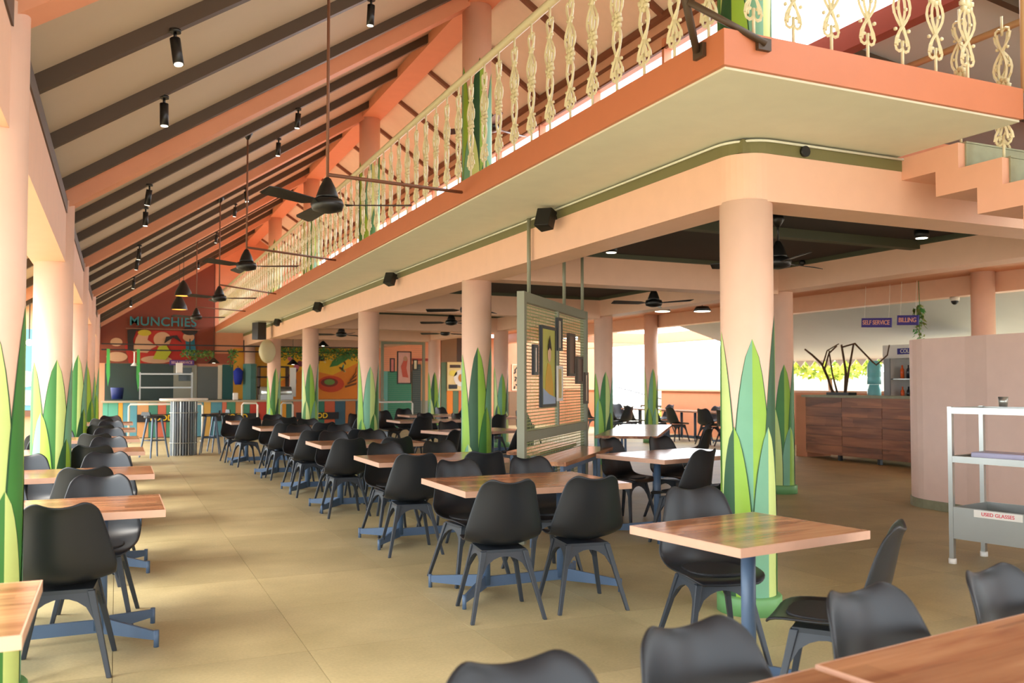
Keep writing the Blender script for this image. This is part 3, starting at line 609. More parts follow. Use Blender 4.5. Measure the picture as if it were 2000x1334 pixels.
# ------------------------------------------------------------------ balcony railing
def baluster_mesh():
    m = MB()
    m.tube([(0, 0, 0), (0, 0, .16)], .009, 5); m.tube([(0, 0, .78), (0, 0, .9)], .009, 5)
    for s_ in (1, -1):
        for ph in (0, 1):
            pts = []
            for k in range(19):
                t = k / 18; z = .13 + .66 * t
                x = s_ * .058 * math.cos(2 * PI * t * 1.5 + (0 if ph == 0 else PI)) * (1 if ph == 0 else .55)
                pts.append((x, .006 * s_, z))
            m.tube(pts, .0095, 4)
        m.tube([(0, 0, .1)] + [(s_ * (.026 + .026 * math.cos(a)), 0, .13 + .03 * math.sin(a)) for a in (PI, 4.0, 4.7, 5.5, 6.28, 7.2, 8.2)], .009, 4)
        m.tube([(0, 0, .82)] + [(s_ * (.024 + .024 * math.cos(a)), 0, .8 + .024 * math.sin(a)) for a in (PI, 2.3, 1.57, .6, -.3, -1.2)], .009, 4)
    for k in range(8): a = k * PI / 4; m.ball((.036 * math.cos(a), 0, .46 + .045 * math.sin(a)), .02, sub=1)
    m.ball((0, 0, .46), .03, sub=1, sy=.7)
    for z, x in ((.22, .05), (.22, -.05), (.34, .03), (.34, -.03), (.58, .045), (.58, -.045), (.7, .035), (.7, -.035)): m.ball((x, 0, z), .012, sub=1)
    return m
ra = thing('balcony_railing', 'ivory cast iron balcony railing with ornate balusters', 'railing', (0, 0, 3.152))
b0 = baluster_mesh().build('baluster', IVORY, ra)
ZS = 0; pos = []
y = 3.62
while y < 27.2: pos.append((2.73, y, PI / 2)); y += .3
for k in range(7): pos.append((2.9 + .257 * k, 3.48, 0))
b0.location = (*pos[0][:2], 0); b0.rotation_euler = (0, 0, pos[0][2])
for p in pos[1:]:
    o = b0.copy(); C.objects.link(o); o.parent = ra; o.location = (p[0], p[1], 0); o.rotation_euler = (0, 0, p[2])
MB().tube([(2.73, BY, .93), (2.73, 3.48, .93), (4.8, 3.48, .93)], .032, 8).build('handrail', IVORY, ra)
# ------------------------------------------------------------------ staircase descending towards the viewer
stc = thing('staircase', 'pink sawtooth staircase with green stone risers', 'staircase', (0, 0, 0)); stc['kind'] = 'structure'
ys = [4.41, 3.87]; 
while len(ys) < 20: ys.append(ys[-1] - .3)
zs = [2.95 - .165 * k for k in range(19)]
top = []; bot = []
for k in range(17):
    top += [(ys[k], zs[k]), (ys[k + 1], zs[k])]
    bot += [(ys[k] - .02 if k == 0 else ys[k], zs[k] - .15), (ys[k + 1] , zs[k] - .15)]
prof_ = []
for k in range(17): prof_ += [(ys[k] - (0 if k else 0), zs[k]), (ys[k + 1], zs[k])]
low_ = []
for k in range(17): low_ += [(ys[k] + (.17 if k else 0), zs[k] - .15), (ys[k + 1] + .17, zs[k] - .15)]
MB().prism(prof_ + low_[::-1], 1.06, axis=0, o=4.84).build('stair_flight', mat('salmon_stair', (230, 172, 142), .55), stc)
for k in range(17):
    box('stair_tread', MARBLE, stc, 4.9, 5.9, ys[k + 1] - .014, ys[k] - .014, zs[k] + .001, zs[k] + .012)
    box('stair_riser', MARBLE, stc, 4.9, 5.9, ys[k + 1] - .012, ys[k + 1] - .001, zs[k] - .152, zs[k] - .001)
sg = thing('stair_railing', 'ivory cast iron stair railing with tan pipe rails', 'railing', (0, 0, 0))
TANP = mat('tan_pipe', (206, 172, 130), .4)
for k in range(9):
    o = b0.copy(); C.objects.link(o); o.parent = sg; o.location = (4.97, 3.95 - .3 * k, 2.95 - .165 * (k + (0 if k else 0)) + .01); o.rotation_euler = (0, 0, PI / 2)
for k in range(8):
    o = b0.copy(); C.objects.link(o); o.parent = sg; o.location = (5.84, 4.3 - .3 * k, 2.96 - .165 * max(0, k - 1)); o.rotation_euler = (0, 0, PI / 2)
MB().tube([(4.9, 3.45, 3.155), (4.9, 3.45, 3.95), (4.93, 3.38, 4.0), (4.97, 2.8, 3.62), (4.97, 1.2, 2.7)], .028, 8).build('handrail', TANP, sg)
MB().tube([(5.84, 6.4, 4.0), (5.84, 4.0, 4.0), (5.84, 1.2, 2.5)], .028, 8).build('handrail', TANP, sg)
# steel strut on the corner
sb = thing('steel_strut', 'brown forked steel strut bolted to the balcony corner', 'strut', (0, 0, 0))
MB().tube([(2.64, 3.6, 3.09), (2.5, 3.5, 3.3), (2.15, 3.2, 4.6)], .02, 8).build('strut_arm', DBROWN, sb); MB().tube([(2.9, 3.39, 3.1), (2.51, 3.49, 3.28)], .017, 8).build('strut_arm', DBROWN, sb)
box('plate', DBROWN, sb, 2.645, 2.668, 3.56, 3.64, 3.06, 3.13); box('plate', DBROWN, sb, 2.86, 2.94, 3.395, 3.418, 3.07, 3.13)
# ------------------------------------------------------------------ slanted grey mesh screen with pictures
a_ = math.atan2(1.77, 1.63)
ms = thing('mesh_screen', 'large grey framed wire mesh screen hung with prints', 'screen', (3.28, 7.1, 0), a_)
LS = 2.42
for x in (0, LS - .07): box('post', GREY, ms, x, x + .07, -.035, .035, 0, 2.25)
box('mullion', GREY, ms, 1.2, 1.24, -.02, .02, 1.0, 2.16)
box('top_rail', GREY, ms, .071, LS - .071, -.03, .03, 2.16, 2.25); box('mid_rail', GREY, ms, .071, LS - .071, -.03, .03, .9, .99); box('bottom_rail', GREY, ms, .071, LS - .071, -.03, .03, .12, .18)
for x in (.25, 1.5, 2.3): MB().tube([(x, 0, 2.25), (x, 0, 2.945)], .018, 6).build('hanger', GREY, ms)
m = MB(); SAGE = mat('sage_wire', (150, 158, 104), .5)
for k in range(64): z = .2 + k * .0307; m.box(.072, LS - .072, -.003, .003, z, z + .008)
for k in range(46): x = .1 + k * .05; m.box(x, x + .004, -.002, .002, .19, 2.15)
m.build('wire_mesh', SAGE, ms)['kind'] = 'stuff'
def onS(lx, z0, z1, wd, c, lab, fm=None):
    x = 3.28 + lx * math.cos(a_) + .06 * math.sin(a_); y = 7.1 + lx * math.sin(a_) - .06 * math.cos(a_)
    return picture(x, y, z0, z1, wd, a_, c, lab, fm=fm)
p_, h = onS(.62, 1.2, 1.97, .5, (204, 200, 96), 'olive framed print of a seated figure on the mesh screen')
flat('painted_robe', [(-.14, .03), (-.1, .3), (-.04, .42), (.06, .4), (.14, .22), (.16, .03)], mp_('gold', (226, 180, 70)), p_, -.023, .004)
flat('painted_water', [(-.21, .03), (.21, .03), (.21, .09), (.0, .12), (-.21, .18)], mp_('pale_blue', (170, 188, 214)), p_, -.028, .004)
flat('painted_face', ell(0, .5, .05, .07), mp_('skin', (240, 196, 160)), p_, -.028, .004); flat('painted_hair', [(-.06, .54), (0, .68), (.06, .54), (0, .57)], mp_('black', 0), p_, -.033, .004)
onS(.2, 1.5, 1.78, .13, (240, 226, 214), 'small white framed card left of the olive print', BLKM); onS(1.02, 1.75, 2.08, .17, (206, 192, 166), 'beige framed card right above the olive print', BLKM)
onS(1.02, 1.25, 1.6, .2, (222, 196, 126), 'yellow beige card beside the olive print', WHITE); onS(1.5, 1.5, 1.95, .26, (120, 88, 72), 'brown framed board on the right half of mesh screen', DBROWN)
onS(1.85, 1.42, 1.72, .26, (116, 84, 70), 'smaller brown board lower on the right half of mesh screen', DBROWN); onS(2.15, 1.2, 1.55, .15, (240, 214, 190), 'narrow pink framed card at right end of mesh screen', DBROWN)
# ------------------------------------------------------------------ ceiling fans
def fan(x, y, z, top, lab, rot=0, brace=None, R_=.6, grp=None):
    t = thing('ceiling_fan', lab, 'fan', (x, y, z), rot)
    MB().lathe([(.012, .21), (.025, .2), (.055, .14), (.078, .075), (.08, .06)], n=20).build('canopy', BLKM, t)
    MB().lathe([(.03, .06), (.105, .05), (.118, .015), (.105, -.025), (.05, -.04), (.03, -.045)], n=24).build('motor', BLKM, t)
    MB().tube([(0, 0, .19), (0, 0, top - z)], .011, 8).build('down_rod', BROWN if brace else BLKM, t)
    MB().lathe([(.015, -.12), (.06, -.05), (.05, 0)], n=14, z0=top - z).build('ceiling_cup', BLKM, t)
    for k in range(3):
        a = k * 2 * PI / 3
        d = Vector((math.cos(a), math.sin(a), 0)); n = Vector((-d.y, d.x, 0)); m = MB()
        vs = []
        for r, hw, tl_ in ((.13, .03, 0), (.2, .055, .012), (R_ - .05, .062, .016), (R_, .045, .014)):
            for s_ in (-1, 1):
                for dz in (-.003, .003): vs.append(m.b.verts.new(d * r + n * hw * s_ + Vector((0, 0, .01 + tl_ * s_ + dz))))
        for i in range(3):
            b = i * 4
            for q in ((0, 2, 6, 4), (1, 5, 7, 3), (0, 4, 5, 1), (2, 3, 7, 6)): m.b.faces.new([vs[b + j] for j in q])
        m.b.faces.new([vs[j] for j in (0, 1, 3, 2)]); m.b.faces.new([vs[12 + j] for j in (0, 2, 3, 1)])
        m.build('blade', BLKM, t)
    if brace:
        e = Vector(brace) - Vector((x, y, z)); e.rotate(Matrix.Rotation(-rot, 3, 'Z'))
        MB().tube([(0, 0, .23), e], .014, 6).build('brace_rod', BROWN, t)
    return t
top_at = lambda x: ZB(x) + .0
fan(1.35, 6.2, 2.68, top_at(1.35) + .1, 'big black ceiling fan nearest over the aisle with brown brace rod', -.42, (2.64, 6.9, 3.04))
fan(1.36, 10.55, 2.78, top_at(1.36) + .1, 'second black aisle fan with brown brace rod', -.42, (2.64, 11.6, 3.07))
fan(1.5, 14.9, 2.8, top_at(1.5) + .1, 'third black aisle fan far down the hall', -.42, (2.64, 16.4, 3.07))
fan(1.5, 19.4, 2.8, top_at(1.5) + .1, 'farthest black aisle fan near the end wall', -.42, (2.64, 20.6, 3.07))
for i, (x, y, z, l, r_) in enumerate(((4.5, 11.5, 2.45, 'black ceiling fan just left behind the second leaf column', .5), (5.8, 15.7, 2.58, 'middle of three black fans under the dark ceiling', .5), (7.05, 19.5, 2.6, 'farthest of three black fans under the dark ceiling', .4),
        (6.6, 10.0, 2.5, 'black ceiling fan right of the mesh screen', .9), (5.42, 6.2, 2.5, 'black ceiling fan half hidden by nearest leaf column', .2), (4.3, 18.3, 2.45, 'small far black fan near the orange mural', .7))):
    fan(x, y, z, 2.95, l, r_)
fan(4.2, 10.0, 4.6, 5.6, 'black ceiling fan seen above the balcony railing', .3)
# ------------------------------------------------------------------ spot lamps under the rafters
def spot(x, y, z, lab, tilt=.1, cat='spotlight'):
    t = thing('spot_lamp', lab, cat, (x, y, z), 0, 'black spot lamps under the roof rafters')
    MB().lathe([(.035, -.02), (.035, 0)], n=12).build('base', BLKM, t); MB().tube([(0, 0, -.02), (0, 0, -.06)], .01, 6).build('stem', BLKM, t)
    o = MB().lathe([(.032, -.17), (.032, 0)], n=16, cap=True).build('lamp_can', BLKM, t); o.location = (0, 0, -.06); o.rotation_euler = (tilt, tilt * .6, 0)
    g = MB().lathe([(.026, -.173), (.026, -.171)], n=14).build('lamp_lens', LAMPW, o)
    return t
for y, who in ((5.72, 'first'), (7.09, 'second'), (10.32, 'third'), (11.69, 'fourth'), (14.92, 'fifth'), (16.29, 'sixth'), (19.52, 'seventh'), (24.1, 'eighth')):
    for x, side in ((.3, 'low'), (1.9, 'high')):
        spot(x, y, ZB(x) - .001, 'black spot lamp %s on the roof slope, %s along the hall' % (side, who), R.uniform(-.2, .25))
def pend(x, y, z, lab):
    t = thing('pendant_lamp', lab, 'lamp', (x, y, z))
    MB().lathe([(.02, .34), (.04, .32), (.08, .26), (.16, .1), (.18, 0)], n=20, cap=False).build('lamp_shade', BLKM, t); MB().lathe([(.165, .01), (.165, .02)], n=18).build('bulb_glow', LAMPO, t)
    MB().tube([(0, 0, .34), (0, 0, ZB(x) - z)], .006, 5).build('cord', BLKM, t)
pend(1.28, 20, 3.3, 'black bell pendant lamp, upper of the pair by the end wall'); pend(1.27, 21.2, 3.1, 'black bell pendant lamp, lower of the pair by the end wall')
def cone(x, y, z, top, lab):
    t = thing('cone_lamp', lab, 'lamp', (x, y, z)); MB().lathe([(.03, .14), (.17, 0)], n=18, cap=False).build('lamp_shade', BLKM, t); MB().tube([(0, 0, .14), (0, 0, top - z)], .006, 5).build('cord', BLKM, t); MB().lathe([(.03, .06), (.04, .0)], n=10).build('bulb', LAMPW, t)
cone(2.45, 25.6, 2.0, 5.115, 'black cone lamp hanging over the kitchen hatch'); cone(4.4, 24.4, 1.95, 2.95, 'black cone lamp hanging before the orange mural'); cone(5.35, 25, 2.5, 2.95, 'small black cone lamp near the mural rail')
for x, y, l in ((8.76, 13.0, 'flat black lamp left under the far pink beam'), (8.8, 11.9, 'flat black lamp right under the far pink beam')):
    t = thing('disc_lamp', l, 'lamp', (x, y, 2.7 if y > 12.5 else 2.62)); MB().lathe([(.15, 0), (.1, .08)], n=18).build('lamp_shade', BLKM, t); MB().lathe([(.13, -.006), (.13, -.001)], n=16).build('bulb_glow', LAMPW, t); MB().tube([(0, 0, .08), (0, 0, .48)], .006, 5).build('cord', BLKM, t)
for x, y, l in ((4.96, 8.35, 'black downlight under the dark ceiling left of nearest leaf column'), (7.28, 6.25, 'black downlight under the dark ceiling right of nearest leaf column')):
    t = thing('down_light', l, 'lamp', (x, y, 2.87)); MB().lathe([(.07, 0), (.07, .079)], n=18).build('housing', BLKM, t); MB().lathe([(.055, -.004), (.055, -.001)], n=16).build('lens', LAMPW, t)
for y, l in ((6.88, 'small black dome on the dark olive band, nearer'), (8.4, 'small black dome on the dark olive band, farther')):
    o = MB().ball((0, 0, 0), .04, sub=2).build('dome_sensor', BLKM); o.location = (7.72, y, 2.92); tag(o, l, 'sensor')
# ------------------------------------------------------------------ speakers
def speaker(x, y, z, lab, w_=.13, h_=.16, d_=.13, rz=.5, ry=.35):
    t = thing('wall_speaker', lab, 'speaker', (x, y, z), rz)
    o = MB().prism([(-w_ * .35, -d_ / 2), (w_ * .35, -d_ / 2), (w_ / 2, d_ / 2), (-w_ / 2, d_ / 2)], h_, axis=2, o=-h_ / 2).build('cabinet', BLKM, t, bevel=.006); o.rotation_euler = (0, ry, 0)
    MB().bar((0, 0, 0), (.1 * math.cos(-rz) , .1 * math.sin(-rz), .02), .03, .03).build('bracket', BLKM, t)
for i, (x, y, s_, l) in enumerate(((3.36, 6.75, 1, 'black speaker under balcony nearest the rounded corner'), (3.37, 11.5, .95, 'second black speaker along the balcony soffit'), (3.37, 16.2, .95, 'third black speaker along the balcony soffit'), (3.37, 20.7, .9, 'fourth small black speaker along the balcony soffit'))):
    speaker(x, y, 2.84, l, .13 * s_, .17 * s_, .14 * s_)
speaker(3.2, 22.2, 2.72, 'large black loudspeaker at the far end of the balcony soffit', .3, .42, .3, .2, 0)
vn = tag(MB().lathe([(.035, 0), (.035, .02)], n=16).build('round_vent', BLKM), 'small round black vent on the olive band', 'vent'); vn.location = (3.98, 4.302, 2.9); vn.rotation_euler = (PI / 2, 0, 0)
# ------------------------------------------------------------------ chair
def chair_proto():
    t = thing('dining_chair', 'x', 'chair')
    P = [(.245, .414, .15, .0, .004), (.232, .436, .19, 0, .008), (.17, .446, .217, 0, .016), (.07, .436, .23, 0, .026), (-.03, .43, .238, 0, .036), (-.11, .434, .243, .0, .055), (-.168, .458, .247, .04, .07), (-.205, .51, .246, .075, .03),
         (-.226, .585, .234, .085, 0), (-.244, .665, .214, .08, 0), (-.258, .735, .194, .07, 0), (-.27, .788, .18, .058, 0), (-.28, .818, .168, .05, 0), (-.294, .832, .15, .045, 0)]
    m = MB(); rows = []; NU = 12
    for i, (y, z, hw, cy, cz) in enumerate(P):
        row = []
        for k in range(NU + 1):
            u = -1 + 2 * k / NU
            zz = z + cz * u * u
            if i >= len(P) - 3: zz += (.03 * min(1, u * u * 1.9) - .03 * max(0, abs(u) - .75) * 4) * (i - len(P) + 4) / 3
            row.append(m.b.verts.new((hw * math.sin(u * PI / 2 * .93) / math.sin(PI / 2 * .93) if False else hw * u, y + cy * u * u, zz)))
        rows.append(row)
    for a, b in zip(rows, rows[1:]):
        for k in range(NU): f = m.b.faces.new([a[k], a[k + 1], b[k + 1], b[k]]); f.smooth = True
    o = m.build('seat_shell', BLACK, t); s_ = o.modifiers.new('solid', 'SOLIDIFY'); s_.thickness = .013; s_.offset = 0; sd = o.modifiers.new('sub', 'SUBSURF'); sd.levels = 1; sd.render_levels = 1
    # thin seat cushion
    m = MB().prism([(.16 * math.copysign(abs(math.cos(a)) ** .7, math.cos(a)), .03 + .15 * math.copysign(abs(math.sin(a)) ** .7, math.sin(a))) for a in (2 * PI * k / 20 for k in range(20))], .02, axis=2, o=.444)
    m.build('seat_pad', mat('pad_black', (24, 25, 28), .6, noise=0), t, bevel=.006)
    tops = [(-.13, -.13), (.13, -.13), (.13, .13), (-.13, .13)]; bots = [(-.225, -.245), (.225, -.245), (.215, .215), (-.215, .215)]
    for (a, b), (c, d) in zip(tops, bots):
        m = MB(); zt = .405
        sx, sy = (1 if a > 0 else -1), (1 if b > 0 else -1)
        sec = []
        for f, w_ in ((0, .036), (.3, .03), (1, .024)):
            x = a + (c - a) * f; y = b + (d - b) * f; z = zt * (1 - f)
            sec.append([m.b.verts.new((x + i * w_ / 2, y + j * w_ / 2, z)) for i, j in ((-1, -1), (1, -1), (1, 1), (-1, 1))])
        for p, q in zip(sec, sec[1:]):
            for k in range(4): m.b.faces.new([p[k], p[(k + 1) % 4], q[(k + 1) % 4], q[k]])
        m.b.faces.new(sec[0]); m.b.faces.new(sec[-1][::-1])
        m.build('leg', CHAIRLEG, t, bevel=.004)
    m = MB().box(-.14, .14, -.14, .14, .385, .412)
    for k in range(4):
        A = Vector((*tops[k], .4)); B = Vector((*tops[(k + 1) % 4], .4)); A2 = Vector((*bots[k], 0)); B2 = Vector((*bots[(k + 1) % 4], 0))
        nrm = Vector(((A.x + B.x) / 2, (A.y + B.y) / 2, 0)).normalized() * .008
        up = [A.lerp(B, t_) for t_ in (0, 1)]
        low = []
        for i in range(9):
            t_ = i / 8; d = (4 * t_ * (1 - t_)) ** .45     # arch
            f = .36 * (1 - d) + .07
            low.append(A.lerp(A2, f).lerp(B.lerp(B2, f), .0 + t_))
        ring = [up[1], up[0]] + low
        va = [m.b.verts.new(p + nrm) for p in ring]; vb = [m.b.verts.new(p - nrm) for p in ring]; n = len(ring)
        m.b.faces.new(va); m.b.faces.new(vb[::-1])
        for i in range(n): m.b.faces.new([va[i], vb[i], vb[(i + 1) % n], va[(i + 1) % n]])
    m.build('leg_frame', CHAIRLEG, t)
    return t
ch0 = chair_proto(); used = [False]
def chair(x, y, deg, label, group):
    """x, y: seat centre; deg: direction it faces, 0 = along the hall, anticlockwise"""
    rz = math.radians(deg)
    if not used[0]:
        used[0] = True; ch0.location = (x, y, 0); ch0.rotation_euler = (0, 0, rz); ch0['label'] = label; ch0['group'] = group; return ch0
    return dup(ch0, (x, y, 0), rz, label, group)
# ------------------------------------------------------------------ tables
TCACHE = {}
def table(x, y, deg, wd, dp, label, group, posts=2, top=None):
    key = (wd, dp, posts)
    if key in TCACHE: return dup(TCACHE[key], (x, y, 0), math.radians(deg), label, group)
    t = thing('dining_table', label, 'table', (x, y, 0), math.radians(deg), group); TCACHE[key] = t
    MB().box(-wd / 2 + .002, wd / 2 - .002, -dp / 2 + .002, dp / 2 - .002, .712, .75).build('tabletop', top or WOOD, t)
    m = MB(); e = .004
    m.box(-wd / 2 - e, wd / 2 + e, -dp / 2 - e, -dp / 2 + .0015, .711, .7495).box(-wd / 2 - e, wd / 2 + e, dp / 2 - .0015, dp / 2 + e, .711, .7495)
    m.box(-wd / 2 - e, -wd / 2 + .0015, -dp / 2 + .0016, dp / 2 - .0016, .711, .7495).box(wd / 2 - .0015, wd / 2 + e, -dp / 2 + .0016, dp / 2 - .0016, .711, .7495)
    m.build('edge_band', WOODE, t)
    px = [-.29, .29] if posts == 2 else [0]
    for p in px:
        MB().lathe([(.034, .06), (.034, .71)], p, 0, 18).build('post', BLUEG, t)
        box('mounting_plate', BLKM, t, p - .14, p + .14, -.2, .2, .703, .7115)
    m = MB()
    def arm(p, q):
        d = (Vector(q) - Vector(p)); m.bar((*p, .085), (*q, .06), .02, .09, w2=.016, h2=.045)
        m.lathe([(.014, .0), (.014, .09)], q[0], q[1], 8)
    hx, hy = wd / 2 - .03, dp / 2 - .1
    if posts == 2:
        for s_ in (-1, 1):
            for u in (-1, 1): arm((.29 * s_, 0), (hx * s_, hy * u))
        m.bar((-.29, 0, .08), (.29, 0, .08), .02, .07)
    else:
        for s_ in (-1, 1):
            for u in (-1, 1): arm((0, 0), (.3 * s_, .27 * u))
    m.build('foot_frame', BLUEG, t)
    return t
ordn = ['first', 'second', 'third', 'fourth', 'fifth', 'sixth', 'seventh']
# middle row
MR = [(2.59, 5.55), (2.64, 7.7), (2.64, 10.0), (2.63, 11.85), (2.58, 14.0), (2.43, 16.35)]
for i, (x, y) in enumerate(MR):
    wd = 1.33 if i < 5 else 1.3
    table(x, y, 0, 1.2, .86, '%s wood top table of the row right of the aisle' % ordn[i], 'wood top tables right of the aisle')
    near = [(2.19, -2, ), (2.75, 4)]; far = [(2.4, 178), (2.96, 184)]
    nx = {0: (2.19, 2.76), 1: (2.30, 2.9), 2: (2.28, 2.80), 3: (2.28, 2.86), 4: (2.30, 2.86), 5: (2.08, 2.7)}[i]
    fx = {0: (2.37, 2.96), 1: (2.42, 2.98), 2: (2.42, 2.9), 3: (2.36, 2.92), 4: (2.34, 2.9), 5: (2.0, 2.7)}[i]
    gn = 'black chairs at the row right of the aisle'
    for k in range(2):
        s_ = ('aisle end', 'inner end')[k]
        chair(nx[k], y - .48 + (.0, -.02)[k], (-6, -4, 3, 5, 4, 8)[i] + R.uniform(-3, 3), 'black chair, near side, %s, of the %s table right of aisle' % (s_, ordn[i]), gn)
        chair(fx[k], y + .45, 180 + (4, 6, 2, 0, 3, 0)[i] + R.uniform(-3, 3), 'black chair, far side, %s, of the %s table right of aisle' % (s_, ordn[i]), gn)
# left row
LR = [(-.89, 3.06), (-.42, 5.42), (-.40, 7.45), (-.40, 9.84), (-.40, 12.0), (-.40, 14.4), (-.40, 16.8)]
for i, (x, y) in enumerate(LR):
    table(x + .065, y, 0, 1.2, .72, '%s wood top table of the left row by leaf columns' % ordn[i], 'wood top tables of the left row')
    if i == 0: continue
    gn = 'black chairs at the left row'
    for k, dx in enumerate((.2, -.38)):
        s_ = ('aisle end', 'window end')[k]
        if not (i == 3 and k == 1) and not (i == 5 and k == 1): chair(x + dx - .0, y - .44, R.uniform(-5, 5), 'black chair, near side, %s, of the %s left row table' % (s_, ordn[i]), gn)
        if not (i == 6 and k == 1): chair(x + dx + .12, y + .44, 180 + R.uniform(-5, 5), 'black chair, far side, %s, of the %s left row table' % (s_, ordn[i]), gn)
# front right square table with its chairs
table(2.69, 3.3, 8, .83, .69, 'square wood table in front of the nearest leaf column', 'square wood tables', posts=1)
chair(2.86, 3.8, 166, 'black chair behind the square table, turned to the camera', 'chairs at the square table')
chair(2.77, 2.86, 38, 'black chair seen side on, pulled out right of the square table', 'chairs at the square table')
# bottom right big tables
table(.9, 1.11, 7, 1.33, .86, 'wood table at the bottom edge, left of the joined pair', 'joined tables at the bottom edge')
table(2.25, 1.29, 7, 1.33, .86, 'wood table at the bottom right corner of the room', 'joined tables at the bottom edge')
for (x, y, d), l in zip(((.76, 1.42, 180), (1.28, 1.50, 186), (1.93, 1.60, 186), (2.52, 1.64, 190)), ('leftmost of the four black chairs at the bottom tables', 'second of the four black chairs at the bottom tables', 'third of the four black chairs at the bottom tables', 'rightmost of the four black chairs at the bottom tables')):
    a = math.radians(d); chair(x, y, d, l, 'chairs at the joined bottom tables')
# table right of the screen
table(4.95, 7.1, 14, 1.33, .86, 'pale lit wood table right of the mesh screen', 'tables beyond the first leaf column')
for (x, y, d, l) in ((4.66, 6.6, 18, 'black chair near side of the pale lit table, left one'), (5.28, 6.75, 10, 'black chair near side of the pale lit table beside leaf column'), (4.85, 7.86, 200, 'black chair far side of the pale lit table, left one'), (5.44, 7.84, 190, 'black chair far side of the pale lit table, right one')):
    chair(x, y, d, l, 'chairs at the pale lit table')
# long table by the screen with box legs
def boxtable(x, y, deg, wd, dp, label, cat='table', nlegs=4):
    t = thing('long_table', label, cat, (x, y, 0), math.radians(deg))
    MB().box(-wd / 2, wd / 2, -dp / 2, dp / 2, .715, .75).build('tabletop', WOOD, t)
    m = MB().box(-wd / 2 + .03, wd / 2 - .03, -dp / 2 + .03, -dp / 2 + .06, .67, .713).box(-wd / 2 + .03, wd / 2 - .03, dp / 2 - .06, dp / 2 - .03, .67, .713); m.build('apron', BLUEG, t)
    for k in range(nlegs):
        xx = -wd / 2 + .05 + k * (wd - .1) / (nlegs - 1)
        for s_ in (-1, 1): box('leg', BLUEG, t, xx - .018, xx + .018, s_ * (dp / 2 - .045) - .018, s_ * (dp / 2 - .045) + .018, 0, .67)
    return t
boxtable(4.05, 7.53, 47.4, 1.98, .36, 'long narrow wood table with box legs right of mesh screen')
boxtable(4.18, 8.45, 47.4, 1.5, .34, 'long narrow wood table left behind the mesh screen', nlegs=3)
boxtable(6.5, 10.4, 52.3, 1.65, .8, 'long glossy table catching daylight, nearer half'); boxtable(7.52, 11.72, 52.3, 1.65, .8, 'long glossy table catching daylight, farther half')
chair(7.72, 10.72, 60, 'black chair right of the long glossy daylight table', 'chairs at the glossy tables'); chair(6.9, 9.6, 40, 'black chair at near right corner of glossy daylight table', 'chairs at the glossy tables')
# tables deeper between the column rows
for i, (x, y, d, l) in enumerate(((4.78, 11.9, 14, 'wood table behind the second leaf column'), (5.3, 15.6, 0, 'wood table deep between the column rows'), (6.3, 18.2, 0, 'far wood table near the green panel'), (6.9, 16.6, 0, 'far wood table near the third leaf column'), (99, 0, 0, ''))):
    if x < 99: table(x, y, d, 1.33, .86, l, 'tables deep between the column rows')
for (x, y, d, l) in ((5.35, 18.3, 200, 'grey lit chair by the far screen'), (5.62, 16.4, 190, 'grey lit chair behind the deep wood table'), (6.25, 16.1, 200, 'black chair right of the grey lit chair'), (4.35, 11.35, 15, 'black chair at near end of table behind second leaf column'),
                     (5.2, 11.45, 20, 'black chair near side right of table behind second leaf column'), (7.4, 20.4, 200, 'far black chair before the striped wall, left'), (8.1, 20.6, 170, 'far black chair before the striped wall, right'), (8.0, 16.9, 200, 'black chair beside the third inner leaf column'),
                     (4.7, 12.5, 195, 'black chair far side of table behind second leaf column'), (6.9, 17.5, 180, 'far black chair between deep tables'), (6.6, 15.6, 20, 'black chair near side of far wood table'), (4.9, 15.0, 10, 'black chair near side of the deep wood table'), (3.75, 10.6, 45, 'black chair close behind second leaf column'),
                     (3.9, 15.2, 10, 'black chair beside the third leaf column'), (4.3, 16.6, 190, 'black chair behind the third leaf column'), (6.1, 19.6, 170, 'far black chair before the green panel')):
    chair(x, y, d, l, 'chairs deep between the column rows')
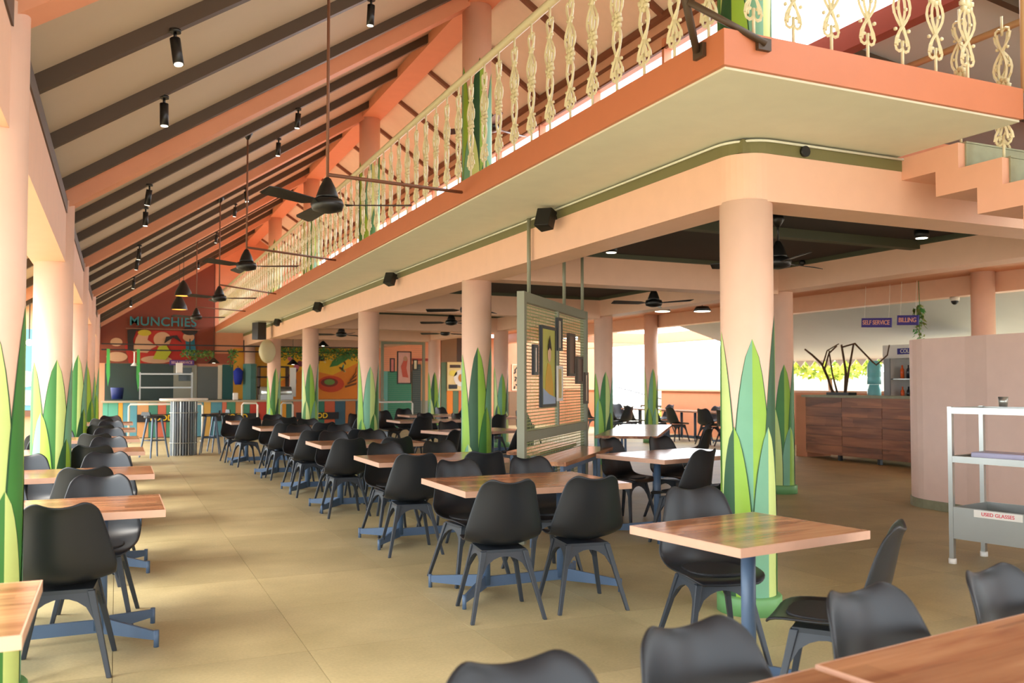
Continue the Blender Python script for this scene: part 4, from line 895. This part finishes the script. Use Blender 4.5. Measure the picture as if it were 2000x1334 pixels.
# tables along the east wall
for i, (x, y) in enumerate(((13.3, 20.6), (13.3, 18.6), (13.3, 16.6))):
    table(x, y, 90, 1.33, .72, ('far', 'middle', 'near')[i] + ' wood table along the pink east low wall', 'tables along the east low wall')
for i, (x, y, d) in enumerate(((12.55, 22.2, -100), (12.6, 21.0, -95), (12.75, 20.3, -90), (12.8, 19.2, -85), (12.75, 18.3, -90), (12.75, 17.0, -75), (13.9, 20.6, 90), (13.95, 18.6, 90), (13.95, 16.7, 90), (12.05, 19.75, 20), (12.7, 16.2, -80), (13.3, 21.9, 180))):
    chair(x, y, d, ('black chair near the stair opening, first from the far end', 'black chair near the stair opening, second from the far end', 'black chair left side of the far east wall table', 'second black chair left side of the east wall tables', 'black chair left side of the middle east table', 'black chair left side of the near east table, farther',
              'black chair against the east wall at the far table', 'black chair against the east wall at the middle table', 'black chair against the east wall at the near table', 'black chair standing clear of the east tables', 'black chair left side of the near east table, nearer', 'black chair at the far end of the east tables')[i], 'chairs along the east low wall')
# ------------------------------------------------------------------ round slatted bar table and stools
bt = thing('bar_table', 'tall round bar table on a drum of grey slats', 'table', (1.24, 18.8, 0))
MB().lathe([(.44, 1.08), (.46, 1.1), (.46, 1.13)], n=36).build('top', WHITE, bt)
MB().lathe([(.22, .02), (.22, 1.07)], n=24).build('core', mat('drum_core', (70, 78, 88), .5), bt)
for k in range(30):
    a = 2 * PI * k / 30; m = MB().bar((.25 * math.cos(a), .25 * math.sin(a), .0), (.25 * math.cos(a), .25 * math.sin(a), 1.075), .028, .012, up=(math.cos(a), math.sin(a), .001)); m.build('slat', mat('slat_grey', (128, 138, 148), .35, .3) if k % 3 else STEEL, bt)
for z in (.25, .85): MB().tube([(.268 * math.cos(2 * PI * k / 24), .268 * math.sin(2 * PI * k / 24), z) for k in range(25)], .008, 5).build('hoop', STEEL, bt)
def stool(x, y, d, l):
    t = thing('bar_stool', l, 'stool', (x, y, 0), math.radians(d), 'grey legged bar stools')
    MB().prism([(.2 * math.cos(a), .19 * math.sin(a)) for a in (2 * PI * k / 18 for k in range(18))], .05, axis=2, o=.76).build('seat', BLACK, t, bevel=.015)
    MB().prism([(-.16, .0), (.16, .0), (.13, .07), (-.13, .07)], .02, axis=1, o=-.19).build('backrest', BLACK, t).location = (0, 0, .81)
    for a in (45, 135, 225, 315):
        c, s_ = math.cos(math.radians(a)), math.sin(math.radians(a)); MB().bar((.13 * c, .13 * s_, .76), (.27 * c, .27 * s_, 0), .04, .03, w2=.025, h2=.02).build('leg', BLUEG, t)
    MB().tube([(.2 * math.cos(a), .2 * math.sin(a), .33) for a in (PI / 4 + k * PI / 2 for k in range(5))], .01, 5).build('footrest', BLUEG, t)
stool(.68, 18.4, -60, 'bar stool left of the slatted bar table'); stool(1.76, 18.9, 80, 'bar stool right of the slatted bar table, nearer'); stool(1.98, 19.4, 100, 'bar stool right of the slatted bar table, farther')
